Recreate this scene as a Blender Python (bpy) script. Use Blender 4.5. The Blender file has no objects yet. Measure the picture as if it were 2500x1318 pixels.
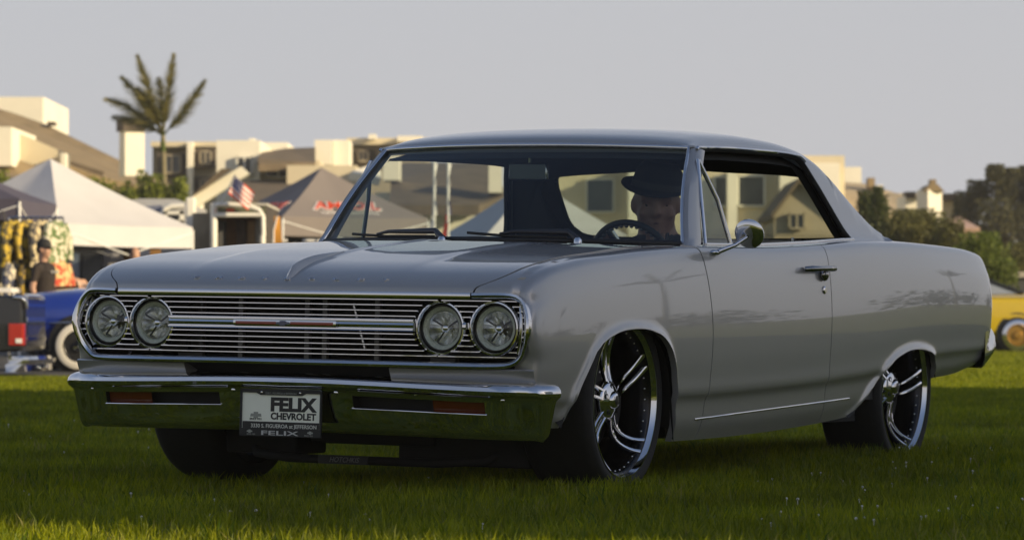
import bpy, bmesh, math, random
import numpy as np
from mathutils import Matrix, Vector
random.seed(7); rng = np.random.default_rng(7)
R = math.radians
scene = bpy.context.scene
COL = scene.collection
# ------------------------------------------------------------------ camera
CAM_H = 0.6038; CAM_P = 0.0151938; FPX = 8429.976   # eye height, upward pitch, focal length in photo pixels (2500 wide)
cd = bpy.data.cameras.new('camera'); cam = bpy.data.objects.new('camera', cd); COL.objects.link(cam)
cam.location = (0, 0, CAM_H); cam.rotation_euler = (math.pi/2 + CAM_P, 0, 0)
cd.sensor_fit = 'HORIZONTAL'; cd.sensor_width = 36; cd.lens = FPX/2500*36
cd.clip_start = 0.5; cd.clip_end = 3000
cd.dof.use_dof = True; cd.dof.focus_distance = 11.9; cd.dof.aperture_fstop = 7.2
scene.camera = cam
# ------------------------------------------------------------------ sky and sun
SUN_AZ = (0.885, -0.466); SUN_EL = R(18)
w = bpy.data.worlds.new('World'); scene.world = w; w.use_nodes = True
nt = w.node_tree; nt.nodes.clear()
sky = nt.nodes.new('ShaderNodeTexSky'); sky.sky_type = 'NISHITA'; sky.sun_disc = False
sky.sun_elevation = SUN_EL; sky.sun_rotation = math.atan2(SUN_AZ[0], SUN_AZ[1])
sky.air_density = 1.0; sky.dust_density = 1.0; sky.ozone_density = 1.5; sky.altitude = 0
hs = nt.nodes.new('ShaderNodeHueSaturation'); hs.inputs['Saturation'].default_value = 1.15
tint = nt.nodes.new('ShaderNodeMix'); tint.data_type = 'RGBA'; tint.blend_type = 'MULTIPLY'; tint.inputs[0].default_value = 1.0
tint.inputs[7].default_value = (0.985, 0.978, 1.022, 1)
bg = nt.nodes.new('ShaderNodeBackground'); bg.inputs['Strength'].default_value = 0.088
wo = nt.nodes.new('ShaderNodeOutputWorld')
hz = nt.nodes.new('ShaderNodeMix'); hz.data_type = 'RGBA'; hz.inputs[7].default_value = (4.9, 4.9, 5.0, 1)   # marine haze, thickest towards the horizon all round
tcw = nt.nodes.new('ShaderNodeTexCoord'); sxyz = nt.nodes.new('ShaderNodeSeparateXYZ'); mr_ = nt.nodes.new('ShaderNodeMapRange'); mr_.interpolation_type = 'SMOOTHSTEP'
mr_.inputs['From Min'].default_value = 0.0; mr_.inputs['From Max'].default_value = 0.75; mr_.inputs['To Min'].default_value = 0.92; mr_.inputs['To Max'].default_value = 0.10
nt.links.new(tcw.outputs['Generated'], sxyz.inputs[0]); nt.links.new(sxyz.outputs['Z'], mr_.inputs[0]); nt.links.new(mr_.outputs[0], hz.inputs[0])
nt.links.new(sky.outputs[0], hs.inputs['Color']); nt.links.new(hs.outputs[0], hz.inputs[6]); nt.links.new(hz.outputs[2], tint.inputs[6])
nt.links.new(tint.outputs[2], bg.inputs[0]); nt.links.new(bg.outputs[0], wo.inputs[0])
sd = bpy.data.lights.new('sun', 'SUN'); sd.energy = 5.0; sd.angle = R(0.5); sd.color = (1.0, 0.80, 0.50)
sun = bpy.data.objects.new('sun', sd); COL.objects.link(sun)
sv = Vector((SUN_AZ[0]*math.cos(SUN_EL), SUN_AZ[1]*math.cos(SUN_EL), math.sin(SUN_EL)))
sun.rotation_euler = sv.to_track_quat('Z', 'Y').to_euler(); sun.location = (30, -15, 20)
vs = scene.view_settings; vs.view_transform = 'Standard'; vs.look = 'None'; vs.exposure = 0.42; vs.gamma = 1.0
vs.use_curve_mapping = False
scene.cycles.use_denoising = True; scene.cycles.max_bounces = 10; scene.cycles.transparent_max_bounces = 24
scene.cycles.glossy_bounces = 5; scene.cycles.caustics_reflective = False; scene.cycles.caustics_refractive = False
scene.cycles.sample_clamp_indirect = 6.0
# ------------------------------------------------------------------ materials
MAT = {}
def mat(name, col, rough=0.6, metal=0.0, coat=0.0, var=0.0, vscale=8.0, bump=0.0, bscale=60.0, spec=0.5, trans=0.0, emit=None, col2=None, coord='Object', sharp=0.2):
    if name in MAT: return MAT[name]
    m = bpy.data.materials.new(name); m.use_nodes = True; t = m.node_tree; b = t.nodes['Principled BSDF']
    b.inputs['Base Color'].default_value = (*col, 1); b.inputs['Roughness'].default_value = rough; b.inputs['Metallic'].default_value = metal
    b.inputs['Coat Weight'].default_value = coat; b.inputs['Coat Roughness'].default_value = 0.02; b.inputs['Specular IOR Level'].default_value = spec
    if trans: b.inputs['Transmission Weight'].default_value = trans
    if emit: b.inputs['Emission Color'].default_value = (*emit[:3], 1); b.inputs['Emission Strength'].default_value = emit[3]
    if var or bump or col2:
        tc = t.nodes.new('ShaderNodeTexCoord')
    if var or col2:
        n = t.nodes.new('ShaderNodeTexNoise'); n.inputs['Scale'].default_value = vscale; n.inputs['Detail'].default_value = 6; n.inputs['Roughness'].default_value = 0.6
        t.links.new(tc.outputs[coord], n.inputs['Vector'])
        cr = t.nodes.new('ShaderNodeValToRGB'); cr.color_ramp.elements[0].position = 0.5-sharp; cr.color_ramp.elements[1].position = 0.5+sharp
        c2 = col2 if col2 else tuple(min(1, c*(1+var)) for c in col); c1 = col if col2 else tuple(c*(1-var) for c in col)
        cr.color_ramp.elements[0].color = (*c1, 1); cr.color_ramp.elements[1].color = (*c2, 1)
        t.links.new(n.outputs['Fac'], cr.inputs[0]); t.links.new(cr.outputs[0], b.inputs['Base Color'])
    if bump:
        n2 = t.nodes.new('ShaderNodeTexNoise'); n2.inputs['Scale'].default_value = bscale; n2.inputs['Detail'].default_value = 4
        t.links.new(tc.outputs[coord], n2.inputs['Vector'])
        bp = t.nodes.new('ShaderNodeBump'); bp.inputs['Strength'].default_value = bump; bp.inputs['Distance'].default_value = 0.02
        t.links.new(n2.outputs['Fac'], bp.inputs['Height']); t.links.new(bp.outputs[0], b.inputs['Normal'])
    MAT[name] = m; return m
def glass_mat(name, tint, refl=1.0, rough=0.0):
    m = bpy.data.materials.new(name); m.use_nodes = True; t = m.node_tree; t.nodes.clear()
    o = t.nodes.new('ShaderNodeOutputMaterial'); mx = t.nodes.new('ShaderNodeMixShader'); tr = t.nodes.new('ShaderNodeBsdfTransparent')
    gl = t.nodes.new('ShaderNodeBsdfGlossy'); fr = t.nodes.new('ShaderNodeLayerWeight'); fr.inputs[0].default_value = 0.5
    pw = t.nodes.new('ShaderNodeMath'); pw.operation = 'POWER'; pw.inputs[1].default_value = 5.0
    mu = t.nodes.new('ShaderNodeMath'); mu.operation = 'MULTIPLY_ADD'; mu.inputs[1].default_value = 0.9*refl; mu.inputs[2].default_value = 0.045*refl
    tr.inputs[0].default_value = (*tint, 1); gl.inputs['Roughness'].default_value = rough
    t.links.new(fr.outputs[1], pw.inputs[0]); t.links.new(pw.outputs[0], mu.inputs[0]); t.links.new(mu.outputs[0], mx.inputs[0]); t.links.new(tr.outputs[0], mx.inputs[1]); t.links.new(gl.outputs[0], mx.inputs[2])
    t.links.new(mx.outputs[0], o.inputs[0]); MAT[name] = m; return m
def leaf_mat(name, c1, c2, trl=0.35, rough=0.6, patch=0.0):
    m = bpy.data.materials.new(name); m.use_nodes = True; t = m.node_tree; t.nodes.clear()
    o = t.nodes.new('ShaderNodeOutputMaterial'); mx = t.nodes.new('ShaderNodeMixShader'); mx.inputs[0].default_value = trl
    p = t.nodes.new('ShaderNodeBsdfPrincipled'); p.inputs['Roughness'].default_value = rough; p.inputs['Specular IOR Level'].default_value = 0.3
    tl = t.nodes.new('ShaderNodeBsdfTranslucent'); g = t.nodes.new('ShaderNodeNewGeometry'); oi = t.nodes.new('ShaderNodeObjectInfo')
    ad = t.nodes.new('ShaderNodeMath'); ad.operation = 'ADD'; fr = t.nodes.new('ShaderNodeMath'); fr.operation = 'FRACT'
    t.links.new(g.outputs['Random Per Island'], ad.inputs[0]); t.links.new(oi.outputs['Random'], ad.inputs[1]); t.links.new(ad.outputs[0], fr.inputs[0])
    cr = t.nodes.new('ShaderNodeValToRGB'); cr.color_ramp.elements[0].color = (*c1, 1); cr.color_ramp.elements[1].color = (*c2, 1)
    t.links.new(fr.outputs[0], cr.inputs[0]); oc = cr.outputs[0]
    if patch:   # drier and lusher patches of the lawn
        n = t.nodes.new('ShaderNodeTexNoise'); n.inputs['Scale'].default_value = 1.1; n.inputs['Detail'].default_value = 3; mr = t.nodes.new('ShaderNodeMapRange'); mr.inputs[1].default_value = .35; mr.inputs[2].default_value = .65; mr.inputs[3].default_value = 1-patch; mr.inputs[4].default_value = 1+patch*.6
        mm = t.nodes.new('ShaderNodeVectorMath'); mm.operation = 'SCALE'; t.links.new(g.outputs['Position'], n.inputs['Vector']); t.links.new(n.outputs['Fac'], mr.inputs[0]); t.links.new(oc, mm.inputs[0]); t.links.new(mr.outputs[0], mm.inputs['Scale']); oc = mm.outputs[0]
    t.links.new(oc, p.inputs['Base Color']); t.links.new(oc, tl.inputs[0])
    t.links.new(p.outputs[0], mx.inputs[1]); t.links.new(tl.outputs[0], mx.inputs[2]); t.links.new(mx.outputs[0], o.inputs[0]); MAT[name] = m; return m
paint = mat('silver_paint', (0.40, 0.39, 0.385), rough=0.37, metal=0.52, coat=1.0, var=0.04, vscale=900, bump=0.03, bscale=2.2)
chrome = mat('chrome', (0.68, 0.68, 0.70), rough=0.06, metal=1.0, bump=0.02, bscale=9)
satin = mat('satin_alloy', (0.60, 0.60, 0.62), rough=0.16, metal=1.0)
blackp = mat('black_plastic', (0.014, 0.014, 0.015), rough=0.5, var=0.2)
rubber = mat('rubber', (0.009, 0.009, 0.009), rough=0.75, var=0.25, vscale=30, bump=0.1, bscale=200)
under = mat('underbody', (0.010, 0.010, 0.0105), rough=0.8, var=0.3)
cloth_dk = mat('dark_vinyl', (0.020, 0.021, 0.024), rough=0.5, var=0.2, bump=0.1, bscale=150)
headl = mat('headliner', (0.030, 0.031, 0.035), rough=0.9, var=0.1)
glass = glass_mat('window_glass', (0.70, 0.77, 0.73))
wsglass = glass_mat('windshield_glass', (0.68, 0.75, 0.73), 1.7)
clear = glass_mat('lamp_glass', (0.93, 0.95, 0.95))
amber = mat('amber_lens', (0.11, 0.020, 0.003), rough=0.25, coat=1.0, var=0.15, vscale=200)
redlens = mat('red_lens', (0.34, 0.018, 0.008), rough=0.2, coat=1.0, var=0.15, vscale=120)
white = mat('white_paint', (0.78, 0.77, 0.74), rough=0.5, var=0.05, vscale=3)
blk = mat('black_print', (0.012, 0.012, 0.012), rough=0.5)
# ------------------------------------------------------------------ helpers
def tag(o, label=None, cat=None, group=None, kind=None):
    if label: o['label'] = label
    if cat: o['category'] = cat
    if group: o['group'] = group
    if kind: o['kind'] = kind
    return o
def empty(name, loc=(0, 0, 0), rz=0, label=None, cat=None, group=None, parent=None):
    o = bpy.data.objects.new(name, None); COL.objects.link(o); o.location = loc; o.rotation_euler = (0, 0, rz); o.empty_display_size = 0.1
    if parent: o.parent = parent
    return tag(o, label, cat, group)
def frame(d):
    d = Vector(d).normalized(); a = Vector((0, 0, 1)) if abs(d.z) < 0.9 else Vector((1, 0, 0))
    x = d.cross(a).normalized(); return x, d.cross(x).normalized()
class MB:
    def __init__(s): s.v = []; s.f = []
    def add(s, vs, fs):
        k = len(s.v); s.v += [tuple(map(float, p)) for p in vs]; s.f += [tuple(i+k for i in f) for f in fs]; return s
    def box(s, c, d, rot=None):
        hx, hy, hz = (e/2 for e in d); vs = [Vector((x*hx, y*hy, z*hz)) for z in (-1, 1) for y in (-1, 1) for x in (-1, 1)]
        if rot is not None: vs = [rot @ p for p in vs]
        return s.add([p+Vector(c) for p in vs], [(0, 2, 3, 1), (4, 5, 7, 6), (0, 1, 5, 4), (2, 6, 7, 3), (0, 4, 6, 2), (1, 3, 7, 5)])
    def tube(s, pts, r, n=8, cap=True, sx=1.0, closed=False):
        pts = [Vector(p) for p in pts]; m = len(pts); rs = r if hasattr(r, '__len__') else [r]*m; vs = []; px = None
        for i, p in enumerate(pts):
            if closed: d = pts[(i+1) % m]-pts[i-1]
            else: d = pts[min(i+1, m-1)]-pts[max(i-1, 0)]
            d.normalize()
            if px is None: x, y = frame(d)
            else:
                x = (px - d*px.dot(d)).normalized(); y = d.cross(x)
            px = x
            for k in range(n):
                a = 2*math.pi*k/n; vs.append(p + x*math.cos(a)*rs[i]*sx + y*math.sin(a)*rs[i])
        fs = [(i*n+k, i*n+(k+1) % n, ((i+1) % m)*n+(k+1) % n, ((i+1) % m)*n+k) for i in range(m if closed else m-1) for k in range(n)]
        if cap and not closed: fs += [tuple(range(n))[::-1], tuple((m-1)*n+k for k in range(n))]
        return s.add(vs, fs)
    def lathe(s, prof, n=48, mtx=None, closed=False):
        # prof: (radius, along) around local Z
        m = len(prof); vs = [Vector((r*math.cos(2*math.pi*k/n), r*math.sin(2*math.pi*k/n), h)) for r, h in prof for k in range(n)]
        if mtx is not None: vs = [mtx @ p for p in vs]
        fs = [(i*n+k, i*n+(k+1) % n, ((i+1) % m)*n+(k+1) % n, ((i+1) % m)*n+k) for i in range(m if closed else m-1) for k in range(n)]
        return s.add(vs, fs)
    def grid(s, P, flip=False, closed_i=False):
        P = np.asarray(P); ni, nj = P.shape[:2]
        fs = [(i*nj+j, i*nj+j+1, ((i+1) % ni)*nj+j+1, ((i+1) % ni)*nj+j) for i in range(ni if closed_i else ni-1) for j in range(nj-1)]
        if flip: fs = [f[::-1] for f in fs]
        return s.add(P.reshape(-1, 3), fs)
    def prism(s, poly, vec):
        n = len(poly); vec = Vector(vec); a = [Vector(p) for p in poly]
        return s.add(a+[p+vec for p in a], [tuple(range(n))[::-1], tuple(range(n, 2*n))]+[(i, (i+1) % n, n+(i+1) % n, n+i) for i in range(n)])
    def ball(s, c, r, n=12, m=8, rot=None):
        r = (r, r, r) if not hasattr(r, '__len__') else r; vs = []; c = Vector(c)
        for i in range(m+1):
            t = math.pi*i/m
            for k in range(n):
                a = 2*math.pi*k/n; p = Vector((math.sin(t)*math.cos(a)*r[0], math.sin(t)*math.sin(a)*r[1], math.cos(t)*r[2]))
                vs.append(c + (rot @ p if rot is not None else p))
        return s.add(vs, [(i*n+k, (i+1)*n+k, (i+1)*n+(k+1) % n, i*n+(k+1) % n) for i in range(m) for k in range(n)])
    def mesh(s, name, smooth=None):
        me = bpy.data.meshes.new(name); me.from_pydata(s.v, [], s.f)
        bm = bmesh.new(); bm.from_mesh(me)
        bmesh.ops.remove_doubles(bm, verts=bm.verts, dist=1e-5); bmesh.ops.recalc_face_normals(bm, faces=bm.faces)
        bm.to_mesh(me); bm.free()
        if smooth is not None:
            me.shade_smooth(); me.set_sharp_from_angle(angle=R(smooth))
        return me
    def build(s, name, m, parent=None, smooth=None, loc=None, bevel=0, kind=None):
        me = s.mesh(name, smooth); me.materials.append(m)
        return link(name, me, parent, loc, bevel, kind)
def link(name, me, parent=None, loc=None, bevel=0, kind=None, m=None):
    o = bpy.data.objects.new(name, me); COL.objects.link(o)
    if parent: o.parent = parent
    if loc is not None: o.location = loc
    if m: me.materials.append(m)
    if bevel:
        b = o.modifiers.new('bevel', 'BEVEL'); b.width = bevel; b.segments = 2; b.limit_method = 'ANGLE'; b.harden_normals = False
    if kind: o['kind'] = kind
    return o
def pch(pts):
    x = np.array([p[0] for p in pts], float); y = np.array([p[1] for p in pts], float)
    if x[0] > x[-1]: x, y = x[::-1], y[::-1]
    h = np.diff(x); d = np.diff(y)/h; m = np.zeros(len(x)); m[0] = d[0]; m[-1] = d[-1]
    for i in range(1, len(x)-1):
        if d[i-1]*d[i] > 0:
            w1 = 2*h[i]+h[i-1]; w2 = h[i]+2*h[i-1]; m[i] = (w1+w2)/(w1/d[i-1]+w2/d[i])
    def f(q):
        q = np.asarray(q, float); qq = np.clip(q, x[0], x[-1]); i = np.clip(np.searchsorted(x, qq)-1, 0, len(x)-2)
        t = (qq-x[i])/h[i]; t2 = t*t; t3 = t2*t
        return (2*t3-3*t2+1)*y[i]+(t3-2*t2+t)*h[i]*m[i]+(-2*t3+3*t2)*y[i+1]+(t3-t2)*h[i]*m[i+1]
    return f
def cr_dense(pts, sub=10):
    P = np.array(pts, float); P = np.vstack([2*P[0]-P[1], P, 2*P[-1]-P[-2]]); out = []; key = []
    for i in range(1, len(P)-2):
        for k in range(sub):
            t = k/sub
            # centripetal-like safe blend (uniform catmull-rom with reduced tension)
            a, b, c, d = P[i-1], P[i], P[i+1], P[i+2]; L = np.linalg.norm(c-b)
            m1 = (c-a)/(np.linalg.norm(c-b)+np.linalg.norm(b-a)+1e-9)*L; m2 = (d-b)/(np.linalg.norm(d-c)+np.linalg.norm(c-b)+1e-9)*L
            t2 = t*t; t3 = t2*t
            out.append((2*t3-3*t2+1)*b+(t3-2*t2+t)*m1+(-2*t3+3*t2)*c+(t3-t2)*m2); key.append(i-1+t)
    out.append(P[-2]); key.append(len(pts)-1)
    return np.array(out), np.array(key, float)
def spline(pts, n):
    D, k = cr_dense(pts, 12); s = np.r_[0, np.cumsum(np.linalg.norm(np.diff(D, axis=0), axis=1))]; q = np.linspace(0, s[-1], n)
    return np.stack([np.interp(q, s, D[:, a]) for a in range(D.shape[1])], -1)
def panel(P, name, m, parent, inside=(-1.5, 0, 0.5), flange=0.014, mirror=False, smooth=40, down=False):
    P = np.array(P, float); ni, nj = P.shape[:2]
    du = np.gradient(P, axis=0); dv = np.gradient(P, axis=1); N = np.cross(du, dv); N /= np.linalg.norm(N, axis=2, keepdims=True)+1e-12
    c = P.mean((0, 1))-np.array(inside)
    if (N.mean((0, 1)) @ c) < 0: N = -N
    if mirror: P = P*[1, -1, 1]; N = N*[1, -1, 1]
    b = MB(); b.grid(P)
    if flange:
        ring = [(i, 0) for i in range(ni)]+[(ni-1, j) for j in range(1, nj)]+[(i, nj-1) for i in range(ni-2, -1, -1)]+[(0, j) for j in range(nj-2, 0, -1)]
        A = np.array([P[i, j] for i, j in ring]); sg = -1 if mirror else 1; B = A-flange*np.array([(np.array([0, sg*1.3, -.1]) if (j == 0 and down) else N[i, j]) for i, j in ring])
        b.grid(np.stack([np.vstack([A, A[:1]]), np.vstack([B, B[:1]])], 1))
    return b.build(name, m, parent, smooth)
_txt = {}
def text_mesh(name, body, size, extrude=0.002, width=None, bold=0.0, shear=0.0, align='CENTER', space=1.0):
    cu = bpy.data.curves.new('tmp', 'FONT'); cu.body = body; cu.size = size; cu.extrude = extrude; cu.align_x = align; cu.offset = bold; cu.shear = shear; cu.space_character = space
    cu.resolution_u = 3
    o = bpy.data.objects.new('tmp', cu); COL.objects.link(o); dg = bpy.context.evaluated_depsgraph_get(); dg.update()
    me = bpy.data.meshes.new_from_object(o.evaluated_get(dg)); me.name = name
    bpy.data.objects.remove(o)
    if width:
        xs = [v.co.x for v in me.vertices]; s = width/max(1e-6, max(xs)-min(xs))
        for v in me.vertices: v.co.x *= s
    me.materials.clear(); return me
def text(name, body, size, mtx, m, parent, **kw):
    me = text_mesh(name, body, size, **kw); me.transform(mtx); me.materials.append(m); return link(name, me, parent)
# ------------------------------------------------------------------ the coupe (u forward, v to its left, z up; origin under the front axle)
MCAR = Matrix(((-0.437979, 0.898806, 0.01793, -0.396813), (-0.898951, -0.43805, 0.000002, 12.522293), (0.007856, -0.016117, 0.999839, 0.006988), (0, 0, 0, 1)))
def car_empty(name, label, cat):
    o = empty(name, label=label, cat=cat); o.matrix_world = MCAR; return o
car = car_empty('car', 'silver grey two-door hardtop coupe with chrome grille and deep-dish wheels on the lawn', 'car')
ulip = pch([(0, .897), (.3, .885), (.6, .858), (.69, .845), (.80, .822), (.90, .79)])
prof = pch([(0, 0), (.004, .014), (.012, .024), (.03, .038), (.06, .055), (.1, .072), (.19, .096), (.3, .114), (.45, .136), (.67, .160), (1.0, .190), (1.2, .202), (1.45, .213)])
crownf = pch([(0, 0), (.3, .002), (.8, .012), (1.5, .015)])
def Ztop(v, e):
    v = np.abs(v); return .70+prof(e)-crownf(e)*(v/.8)**2
def hoodz(v, e):
    v = np.abs(v); a = np.clip(e/.5, 0, 1); st = 1/(1+np.exp((v-.42)/.010)); split = np.exp(-(v/.016)**2)*.005*np.clip((e-.06)/.2, 0, 1)*np.clip((1.3-e)/.3, 0, 1)
    return Ztop(v, e)+.007*a*st*np.clip((1.25-e)/.25, 0, 1)+split
vgap = pch([(-.70, .775), (-.3, .79), (.15, .80), (.6, .80), (.74, .787), (.79, .765), (.82, .735), (.838, .705), (.85, .69)])
ufside = pch([(.20, .69), (.25, .70), (.33, .755), (.42, .775), (.47, .775), (.53, .80), (.585, .815), (.64, .80), (.70, .785), (.9, .785)])
def ufront(v, z):
    k = np.clip((z-.66)/.04, 0, 1); return ufside(z)*(1-k)+np.where(np.abs(v) < .83, ulip(v), np.minimum(ulip(v), .79+.0*z))*k
VmF = pch([(0, .886), (.006, .894), (.015, .901), (.04, .908), (.1, .915), (.3, .925), (.6, .93), (1.5, .932)])
VmB = pch([(-.6, .932), (-2, .936), (-3, .932), (-3.6, .92), (-4.0, .902), (-4.05, .892), (-4.11, .862), (-4.15, .80)])
zbot = pch([(.9, .255), (.55, .25), (-.3, .185), (-2.1, .237), (-2.4, .29), (-3.2, .391), (-3.51, .407), (-3.91, .442), (-4.2, .47)])
zcre = pch([(.9, .345), (.55, .335), (-.33, .345), (-2.25, .407), (-3.2, .493), (-3.82, .515), (-4.2, .53)])
ztB = pch([(-.6, .897), (-1.29, .913), (-1.9, .94), (-2.43, .968), (-3, .978), (-3.6, .974), (-4.0, .957), (-4.10, .94), (-4.16, .915)])
ARCH_F = [(-.372, .186), (-.356, .28), (-.338, .36), (-.300, .463), (-.242, .529), (-.148, .572), (0, .590), (.139, .585), (.276, .557), (.375, .507), (.455, .424), (.533, .328), (.585, .252)]
ARCH_R = [(-3.245, .391), (-3.232, .43), (-3.19, .478), (-3.075, .513), (-2.892, .521), (-2.687, .492), (-2.562, .446), (-2.441, .38), (-2.32, .305), (-2.22, .255), (-2.17, .240)]
archF = pch(ARCH_F); archR = pch(ARCH_R)
def zlow(u):
    if -.372 <= u <= .585: return float(max(archF(u), zbot(u)))
    if -3.245 <= u <= -2.17: return float(max(archR(u), 0))
    return float(zbot(u))
def arch_flare(V, Uc, Z):
    for A in (ARCH_F, ARCH_R):
        D = np.array(spline(A, 80)); d = np.sqrt((Uc[..., None]-D[:, 0])**2+(Z[..., None]-D[:, 1])**2).min(-1)
        V = V+.012*np.exp(-(d/.019)**2)
    return V
def side_keys(Vm, z0, zc, zt, vin, zin):
    h = zt-zc
    return [(Vm-.05, z0), (Vm-.030, z0+.35*(zc-z0)), (Vm-.022, zc-.020), (Vm-.016, zc-.005), (Vm-.009, zc+.008), (Vm-.006, zc+.10*h+.01), (Vm-.001, zc+.28*h), (Vm+.001, zc+.46*h), (Vm-.002, zc+.60*h), (Vm-.010, zc+.76*h),
            (Vm-.021, zt-.062), (Vm-.028, zt-.038), (Vm-.037, zt-.018), (Vm-.053, zt-.005), (Vm-.080, zt), (vin, zin)]
def cut_section(keys, zl, n, bias):
    D, k = cr_dense(keys, 10); s = np.r_[0, np.cumsum(np.linalg.norm(np.diff(D, axis=0), axis=1))]; q = .55*s/s[-1]+.45*k/k[-1]
    j = int(np.argmax(D[:, 1] >= zl)) if zl > D[0, 1] else 0
    q0 = q[0] if j == 0 else np.interp(zl, [D[j-1, 1], D[j, 1]], [q[j-1], q[j]])
    t = q0+(q[-1]-q0)*np.linspace(0, 1, n)**bias
    return np.stack([np.interp(t, q, D[:, 0]), np.interp(t, q, D[:, 1])], -1)
def bow(z): return .05*np.sin(np.pi*np.clip((z-.16)/.70, 0, 1))
def uniq(*a): return np.unique(np.round(np.concatenate(a), 4))
# fender
es = uniq([0, .004, .010, .018, .03, .045, .06], np.linspace(.08, .17, 5), np.linspace(.18, .47, 26), np.linspace(.48, .98, 24), np.linspace(.985, 1.19, 40), np.linspace(1.2, 1.407, 8))
rows = []
for e in es:
    ur = .775-e*1.382/1.407; zt = float(Ztop(.86, e)); Vm = float(VmF(e)); vg = float(vgap(min(.85, .845-e)))
    S = cut_section(side_keys(Vm, float(zbot(ur)), float(zcre(ur)), zt, vg+.003, float(Ztop(vg, e))), zlow(ur), 64, 1.25)
    uf = ufront(S[:, 0], S[:, 1]); kz = np.clip((S[:, 1]-.60)/.08, 0, 1); u = .775-(e/1.407)*1.382+(uf-.775)*(np.clip(1-e/.6, 0, 1)*(1-kz)+np.clip(1-e/1.407, 0, 1)*kz)
    u = u-bow(S[:, 1])*(e/1.407)**6; rows.append(np.stack([u, S[:, 0], S[:, 1]], -1))
P = np.array(rows); P[..., 1] = arch_flare(P[..., 1], P[..., 0], P[..., 2])
FEN = P
for mir in (False, True): panel(P, 'fender', paint, car, mirror=mir, flange=.018, down=True)
# door and quarter panel
def side_panel(us, rear=False):
    rows = []
    for u in us:
        zt = float(ztB(u)); Vm = float(VmB(u)); vin = .815 if u > -2.5 else .80
        vin = min(vin, Vm-.10)
        S = cut_section(side_keys(Vm, float(zbot(u)), float(zcre(u)), zt, vin, zt+.004), zlow(u), 60, 1.2)
        uu = np.full(len(S), u)
        if not rear: uu = uu-bow(S[:, 1])*np.clip((u+1.875)/1.262, 0, 1)**2
        if rear:
            k = np.clip((-u-3.6)/.45, 0, 1); edge = pch([(.42, .12), (.5, .03), (.62, 0), (.75, .0), (.85, .02), (.92, .045), (.98, .08)])(S[:, 1]); uu = uu+k*edge
        rows.append(np.stack([uu, S[:, 0], S[:, 1]], -1))
    P = np.array(rows); P[..., 1] = arch_flare(P[..., 1], P[..., 0], P[..., 2]); return P
PD = side_panel(np.linspace(-.613, -1.875, 30)); PQ = side_panel(uniq(np.linspace(-1.881, -2.15, 6), np.linspace(-2.17, -2.6, 26), np.linspace(-2.62, -3.1, 16), np.linspace(-3.11, -3.26, 24), np.linspace(-3.3, -3.98, 14), [-4.02, -4.05, -4.08, -4.105, -4.125, -4.14, -4.15])[::-1], True)
doors = []
for mir in (False, True):
    s = -1 if mir else 1
    d = panel(PD, 'door', paint, car, mirror=mir); doors.append(d)
    panel(PQ, 'quarter_panel', paint, car, mirror=mir, flange=.018, down=True)
    b = MB(); hz = .838; b.tube([(-1.60, s*.925, hz-.004), (-1.615, s*.952, hz-.002), (-1.68, s*.958, hz), (-1.78, s*.958, hz+.003), (-1.85, s*.954, hz+.004), (-1.87, s*.93, hz+.004)], [.010, .012, .011, .011, .012, .012], 8)
    b.ball((-1.79, s*.935, hz-.022), (.03, .016, .026)); b.build('door_handle', mat('darkened_chrome', (.30, .30, .31), .12, 1.0), d, 50)  # chrome colour darkened to carry the shade of the handle's underside
    b = MB(); b.lathe([(.016, .0), (.016, .006), (.012, .010), (0.0001, .010)], 16, Matrix.Translation((-1.80, s*.928, .755)) @ Matrix.Rotation(-s*math.pi/2, 4, 'X')); b.build('door_lock', chrome, d, 40)
    # lower body trim strip
    us = np.linspace(-.56, -2.16, 14); b = MB(); b.tube([(u, s*(float(VmB(u))-.027), .262+(-u-.55)*.036) for u in us], .0042, 6); b.build('rocker_trim', chrome, car, 60)
# hood
hs_ = np.concatenate([[0, .003, .007, .013, .021, .032, .045, .06, .08], np.linspace(.1, 1.205, 40)])
vv = np.unique(np.concatenate([np.linspace(-1, 1, 61), np.linspace(-.56, -.48, 9), np.linspace(.48, .56, 9), np.linspace(-.05, .05, 13)]))
rows = []
for e in hs_:
    vg = float(vgap(min(.85, .845-e)))-.003; v = vv*vg; z = hoodz(v, np.full_like(v, e)); rows.append(np.stack([ulip(np.abs(v))-(e/1.205)*(ulip(np.abs(v))+.325), v, z], -1))
hood = panel(np.array(rows), 'hood', paint, car, inside=(0, 0, .3), flange=.02)
def hood_pt(v, e): return Vector((float(ulip(abs(v)))-e, v, float(hoodz(v, e))))
# windsplit moulding on the hood centre line
b = MB(); W_ = []
for e in np.linspace(.045, .42, 22):
    t = (e-.045)/.375; hgt = .026*(1-t)**1.1*min(1, (e-.03)/.03)+.002; wd = .012+.008*(1-t); p = hood_pt(0, e)
    W_.append([(p.x, -wd, p.z-.012), (p.x, -wd*.5, p.z+hgt*.55), (p.x, 0, p.z+hgt), (p.x, wd*.5, p.z+hgt*.55), (p.x, wd, p.z-.012)])
b.grid(np.array(W_)); p = hood_pt(0, .03); b.add([W_[0][k] for k in range(5)]+[(p.x+.012, 0, p.z-.004)], [(0, 1, 5), (1, 2, 5), (2, 3, 5), (3, 4, 5)]); b.build('hood_windsplit', paint, hood, 35)
for i, ch in enumerate('CHEVROLET'):
    v = -.37+i*.0925; p = hood_pt(v, .024); q = hood_pt(v, .040); up = (q-p).normalized(); rt = Vector((0, 1, 0)); n = rt.cross(up).normalized()
    M = Matrix((rt, up, n)).transposed().to_4x4(); M.translation = p+n*.001
    text('hood_letter', ch, .018, M, chrome, hood, extrude=.003, width=.026 if ch != 'T' else .022, bold=.0004)
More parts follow.
